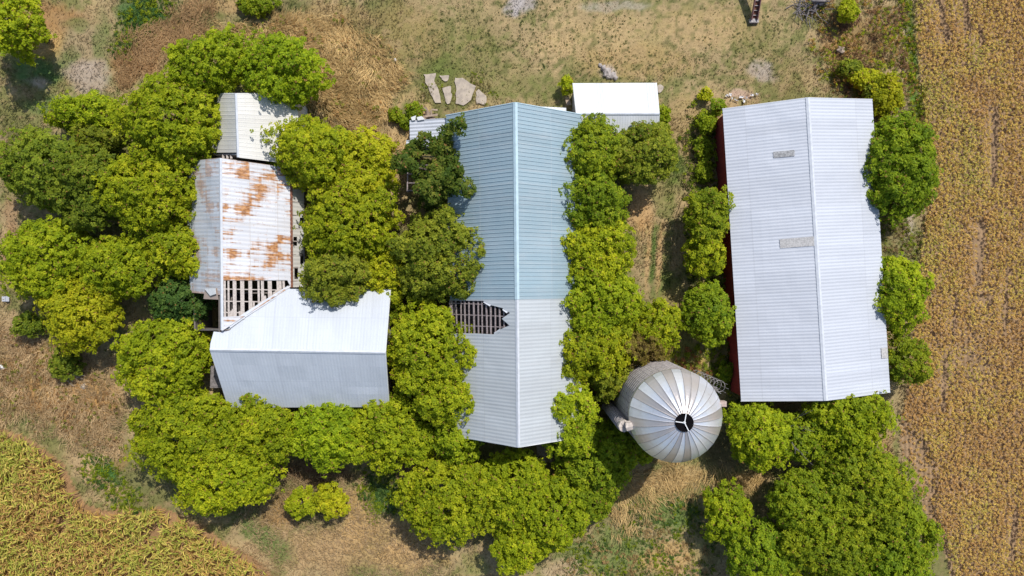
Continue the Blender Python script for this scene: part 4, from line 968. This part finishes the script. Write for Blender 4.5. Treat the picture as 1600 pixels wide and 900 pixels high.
q = q[:, None]; c = np.where(q < .40, cA, np.where(q < .50, cB, cC+(cB-cC)*rng.random((n, 1))*.7))*rng.uniform(.75, 1.2, (n, 1))
tag(mesh_np('corn_field', V, F, M['crop'], None, np.repeat(c, SEG, 0)), 'ripening yellow green corn filling the lower left corner', 'corn field', kind='stuff')

# ------------------------------------------------------------------ loose things in the yard
def slab(poly, label, z=.09):
    bm = bmesh.new(); rs = random.Random(len(label)); pts = []
    for i in range(len(poly)):
        a, b = poly[i], poly[(i+1) % len(poly)]
        for t in (0, .33, .66): pts.append((a[0]+(b[0]-a[0])*t+rs.uniform(-.9, .9), a[1]+(b[1]-a[1])*t+rs.uniform(-.9, .9)))
    c = P(sum(p[0] for p in pts)/len(pts), sum(p[1] for p in pts)/len(pts))
    gx_, gy_ = sum(p[0] for p in pts)/len(pts), sum(p[1] for p in pts)/len(pts)
    f = bm.faces.new([bm.verts.new(P(gx_+(x-gx_)*1.14, gy_+(y-gy_)*1.1, z)-c) for x, y in pts]); bm.normal_update()
    if f.normal.z < 0: bmesh.ops.reverse_faces(bm, faces=[f])
    g = bmesh.ops.extrude_face_region(bm, geom=[f]); bmesh.ops.translate(bm, verts=[v for v in g['geom'] if isinstance(v, bmesh.types.BMVert)], vec=(0, 0, -.25))
    bm.normal_update(); bmesh.ops.recalc_face_normals(bm, faces=bm.faces[:])
    o = from_bm('concrete_slab', bm, M['concrete'], None); o.location = c
    return tag(o, label, 'slab', 'broken concrete slabs in the yard')
slab([(664, 118), (680, 116.5), (678, 128), (686, 145), (688, 158), (680, 158), (673, 146), (667, 130)], 'long bent concrete slab, leftmost of the broken pad')
slab([(688, 118), (700, 118), (700, 123), (696, 127), (691, 123)], 'smallest triangular concrete slab of the broken pad')
slab([(692, 138), (703, 135), (705, 148), (704, 159), (698, 162), (695, 150)], 'narrow upright concrete slab in the middle of the pad')
slab([(712, 124), (722, 124), (741, 136), (735, 155), (723, 162), (714, 160), (714, 140)], 'largest grey stained concrete slab of the broken pad')
slab([(745, 144), (749, 141), (759, 149), (758, 162), (745, 160)], 'rightmost concrete slab nearest the blue roof')
# broken boards by the lean-to
bp = thing('board_heap', P(672, 178, 0), 'heap of broken tan boards behind the grey lean-to', 'boards')
for (a, b, w) in (((663, 168, .6), (672, 182, .25), .3), ((665, 171, .7), (666, 182, .2), .14), ((673, 172, .5), (675, 182, .3), .14), ((664, 182, .35), (684, 179, .4), .16), ((674, 171, .4), (684, 172, .35), .12), ((656, 178, .4), (666, 185, .3), .2), ((660, 180, .2), (680, 186, .2), .2)):
    beam('board', P(*a), P(*b), w, .04, M['tan_timber'], bp)
# log pile at the top edge
rs = random.Random(3)
for i, (a, b, r_, lab) in enumerate((((1262, 12), (1282, -6), .16, 'longest grey log, lying on the left of the log heap'), ((1270, 14), (1290, -10), .13, 'thin grey log in the middle of the log heap'), ((1280, 8), (1300, -4), .15, 'grey log on the right of the log heap'), ((1268, 2), (1296, 2), .11, 'grey log lying crosswise over the log heap'))):
    bm = bmesh.new(); z = .2+.12*i; p, q = P(*a, z), P(*b, z+.15); add_tube(bm, [p, p.lerp(q, .4)+Vector((rs.uniform(-.06, .06), 0, .04)), q], [r_, r_*.95, r_*.8], 9)
    o = from_bm('log', bm, M['timber'], None, True); tag(o, lab, 'log', 'heap of grey logs')
bh = thing('branch_heap', P(1268, 16, 0), 'tangle of dark sticks beside the grey logs', 'sticks'); bm = bmesh.new()
for i in range(60):
    p = P(rs.gauss(1264, 10), rs.gauss(14, 8), rs.uniform(.05, .35)); t = rs.uniform(0, 6.28); l_ = rs.uniform(.5, 1.3); add_tube(bm, [p, p+Vector((math.cos(t)*l_, math.sin(t)*l_, rs.uniform(-.1, .3)))], [.035, .015], 5)
from_bm('stick', bm, M['timber'], bh)
db = thing('dead_branch', P(112, 578, 0), 'bleached dead branches lying on the weed slope', 'branches'); bm = bmesh.new()
for i in range(26):
    p = P(rs.gauss(112, 5), rs.gauss(588, 4), .15); t = rs.gauss(1.2, .9); l_ = rs.uniform(.5, 1.5); q = p+Vector((math.cos(t)*l_, math.sin(t)*l_, rs.uniform(.1, .5))); add_tube(bm, [p, p.lerp(q, .5)+Vector((rs.uniform(-.1, .1), rs.uniform(-.1, .1), .08)), q], [.04, .025, .012], 5)
from_bm('branch', bm, plain_mat('bleached_wood', (.42, .37, .33), .9, .3), db)
bs = thing('bare_sapling', P(1218, 668, 0), 'leafless grey sapling between the trees behind the red barn gable', 'sapling'); bm = bmesh.new()
for i in range(20):
    p = P(1218, 668, .1+.1*i); t = rs.uniform(0, 6.28); l_ = rs.uniform(.6, 1.7); q = Vector((p.x, p.y, 0))+Vector((math.cos(t)*l_, math.sin(t)*l_, 2.4+rs.uniform(.3, 2.2))); mm = p.lerp(q, .5)+Vector((rs.uniform(-.15, .15), rs.uniform(-.15, .15), .2)); add_tube(bm, [p, mm, q], [.05, .03, .012], 5)
    for k in range(2):
        e_ = q+Vector((rs.uniform(-.5, .5), rs.uniform(-.5, .5), rs.uniform(.1, .5))); add_tube(bm, [mm.lerp(q, rs.random()), e_], [.018, .008], 4)
from_bm('branch', bm, M['timber'], bs)
# rusty grain elevator rising out of the top of the frame
ge = thing('grain_elevator', P(1178, 30, 0), 'rusty grain elevator chute rising steeply at the top edge', 'elevator')
p0 = P(1178, 30, .25); dv = Vector((-.017, 1.635, 1.0)).normalized(); L_ = 10.0; sd = Vector((1, 0, 0)); nu = sd.cross(dv).normalized()
bm = bmesh.new(); add_beam(bm, p0, p0+dv*L_, .42, .05, nu); from_bm('trough_floor', bm, M['rust'], ge)
for s_ in (-1, 1): beam('trough_side', p0+sd*s_*.22+nu*.12, p0+dv*L_+sd*s_*.22+nu*.12, .05, .30, plain_mat('faded_red', (.30, .16, .15), .7, .4), ge, nu)
bm = bmesh.new()
for i in range(28): c = p0+dv*(.3+i*.35)+nu*.07; add_beam(bm, c-sd*.19, c+sd*.19, .05, .06)
from_bm('flight_chain', bm, M['steel'], ge)
bm = bmesh.new(); pm = p0+dv*6.2
for s_ in (-.8, .8): add_beam(bm, pm, Vector((pm.x+s_, pm.y+.6, 0.3)), .07, .07)
from_bm('support_leg', bm, M['rust'], ge)
for s_ in (-.8, .8):
    bm = bmesh.new(); c = Vector((pm.x+s_, pm.y+.6, .33)); add_tube(bm, [c-X*.09, c+X*.09], .33, 18); from_bm('wheel', bm, M['dark'], ge)
bm = bmesh.new(); add_beam(bm, p0-dv*.15+sd*-.35, p0-dv*.15+sd*.35, .3, .3); from_bm('hopper', bm, M['steel'], ge)
# stones and rubbish
def blob(name, px, py, s, mat, label, cat, group=None, seed=0, flat=.6):
    bm = bmesh.new(); bmesh.ops.create_icosphere(bm, subdivisions=2, radius=1); rs = random.Random(seed)
    ph = [rs.uniform(0, 9) for _ in range(3)]
    for v in bm.verts:
        k = .82+.18*math.sin(v.co.x*4+ph[0])*math.sin(v.co.y*4+ph[1])+.15*math.sin(v.co.z*5+ph[2]); v.co = Vector((v.co.x*s[0]*k, v.co.y*s[1]*k, v.co.z*s[0]*flat*k))
    bmesh.ops.rotate(bm, verts=bm.verts, matrix=Matrix.Rotation(rs.uniform(0, 6), 3, 'Z'))
    o = from_bm(name, bm, mat, None); o.location = P(px, py, s[0]*flat*.5); return tag(o, label, cat, group)
for i, (x, y, s) in enumerate(((943, 106, .32), (949, 113, .45), (957, 118, .36), (951, 120, .26), (962, 122, .25), (938, 102, .2), (945, 111, .22))):
    blob('stone', x, y, (s, s*.8), M['stone'], 'pale stone in the little heap above the white shed', 'stone', 'stones heaped above the shed', i)
RUB = 'white scraps littered in front of the red barn'
for i, (x, y, w, h) in enumerate(((1136, 150, .3, .2), (1141, 148, .22, .32), (1143, 154, .24, .16), (1150, 157, .5, .14), (1158, 152, .18, .6), (1162, 158, .4, .2), (1166, 153, .2, .16), (1175, 149, .34, .18), (1182, 147, .22, .26))):
    bm = bmesh.new(); bmesh.ops.create_grid(bm, x_segments=4, y_segments=4, size=.5); rs = random.Random(40+i)
    for v in bm.verts: v.co = Vector((v.co.x*w*.6+rs.uniform(-.06, .06), v.co.y*h*.6+rs.uniform(-.06, .06), rs.uniform(0, .12)))
    bmesh.ops.rotate(bm, verts=bm.verts, matrix=Matrix.Rotation(rs.uniform(0, 3), 3, 'Z'))
    o = from_bm('plastic_scrap', bm, M['white_paint'], None); o.location = P(x, y, .12); o.modifiers.new('thickness', 'SOLIDIFY').thickness = .01
    tag(o, 'crumpled white scrap on the dirt above the red barn gable', 'scrap', RUB)
blob('stone', 617.5, 93.5, (.16, .14), M['white_paint'], 'single white stone at the edge of the golden grass', 'stone', None, 20)
blob('stone', 1031, 139, (.3, .4), M['concrete'], 'flat tan stone by the right corner of the white shed', 'stone', None, 21, .35)
blob('stone', 1313, 78, (.42, .34), M['tan_timber'], 'brown boulder in the weeds above the red barn', 'stone', None, 22, .9)
blob('stone', 131, 604, (.3, .24), M['concrete'], 'pale stone below the dead branches', 'stone', None, 23)
blob('stone', 3, 574, (.25, .2), M['white_paint'], 'white stone at the left frame edge on the weed slope', 'stone', None, 24)
bm = bmesh.new(); bmesh.ops.create_grid(bm, x_segments=6, y_segments=4, size=.5)
for v in bm.verts: v.co = Vector((v.co.x*.6, v.co.y*.4, .12*math.sin(v.co.x*6)+.1))
o = from_bm('metal_scrap', bm, M['white_roof'], None); o.location = P(10, 467, .1); o.modifiers.new('thickness', 'SOLIDIFY').thickness = .01; tag(o, 'bent pale metal sheet lying at the left frame edge', 'scrap')
bb = thing('board_ramp', P(888, 158, 0), 'tan board leaning on the left wall of the white shed', 'board')
beam('board', P(886, 152, .2), P(889, 164, 1.0), .35, .05, M['tan_timber'], bb)
pad = bmesh.new(); add_beam(pad, P(850, 690, -.05), P(852, 722, -.05), 1.2, .22); tag(from_bm('concrete_apron', pad, M['concrete'], None), 'grey concrete apron behind the back right corner of the middle barn', 'apron')
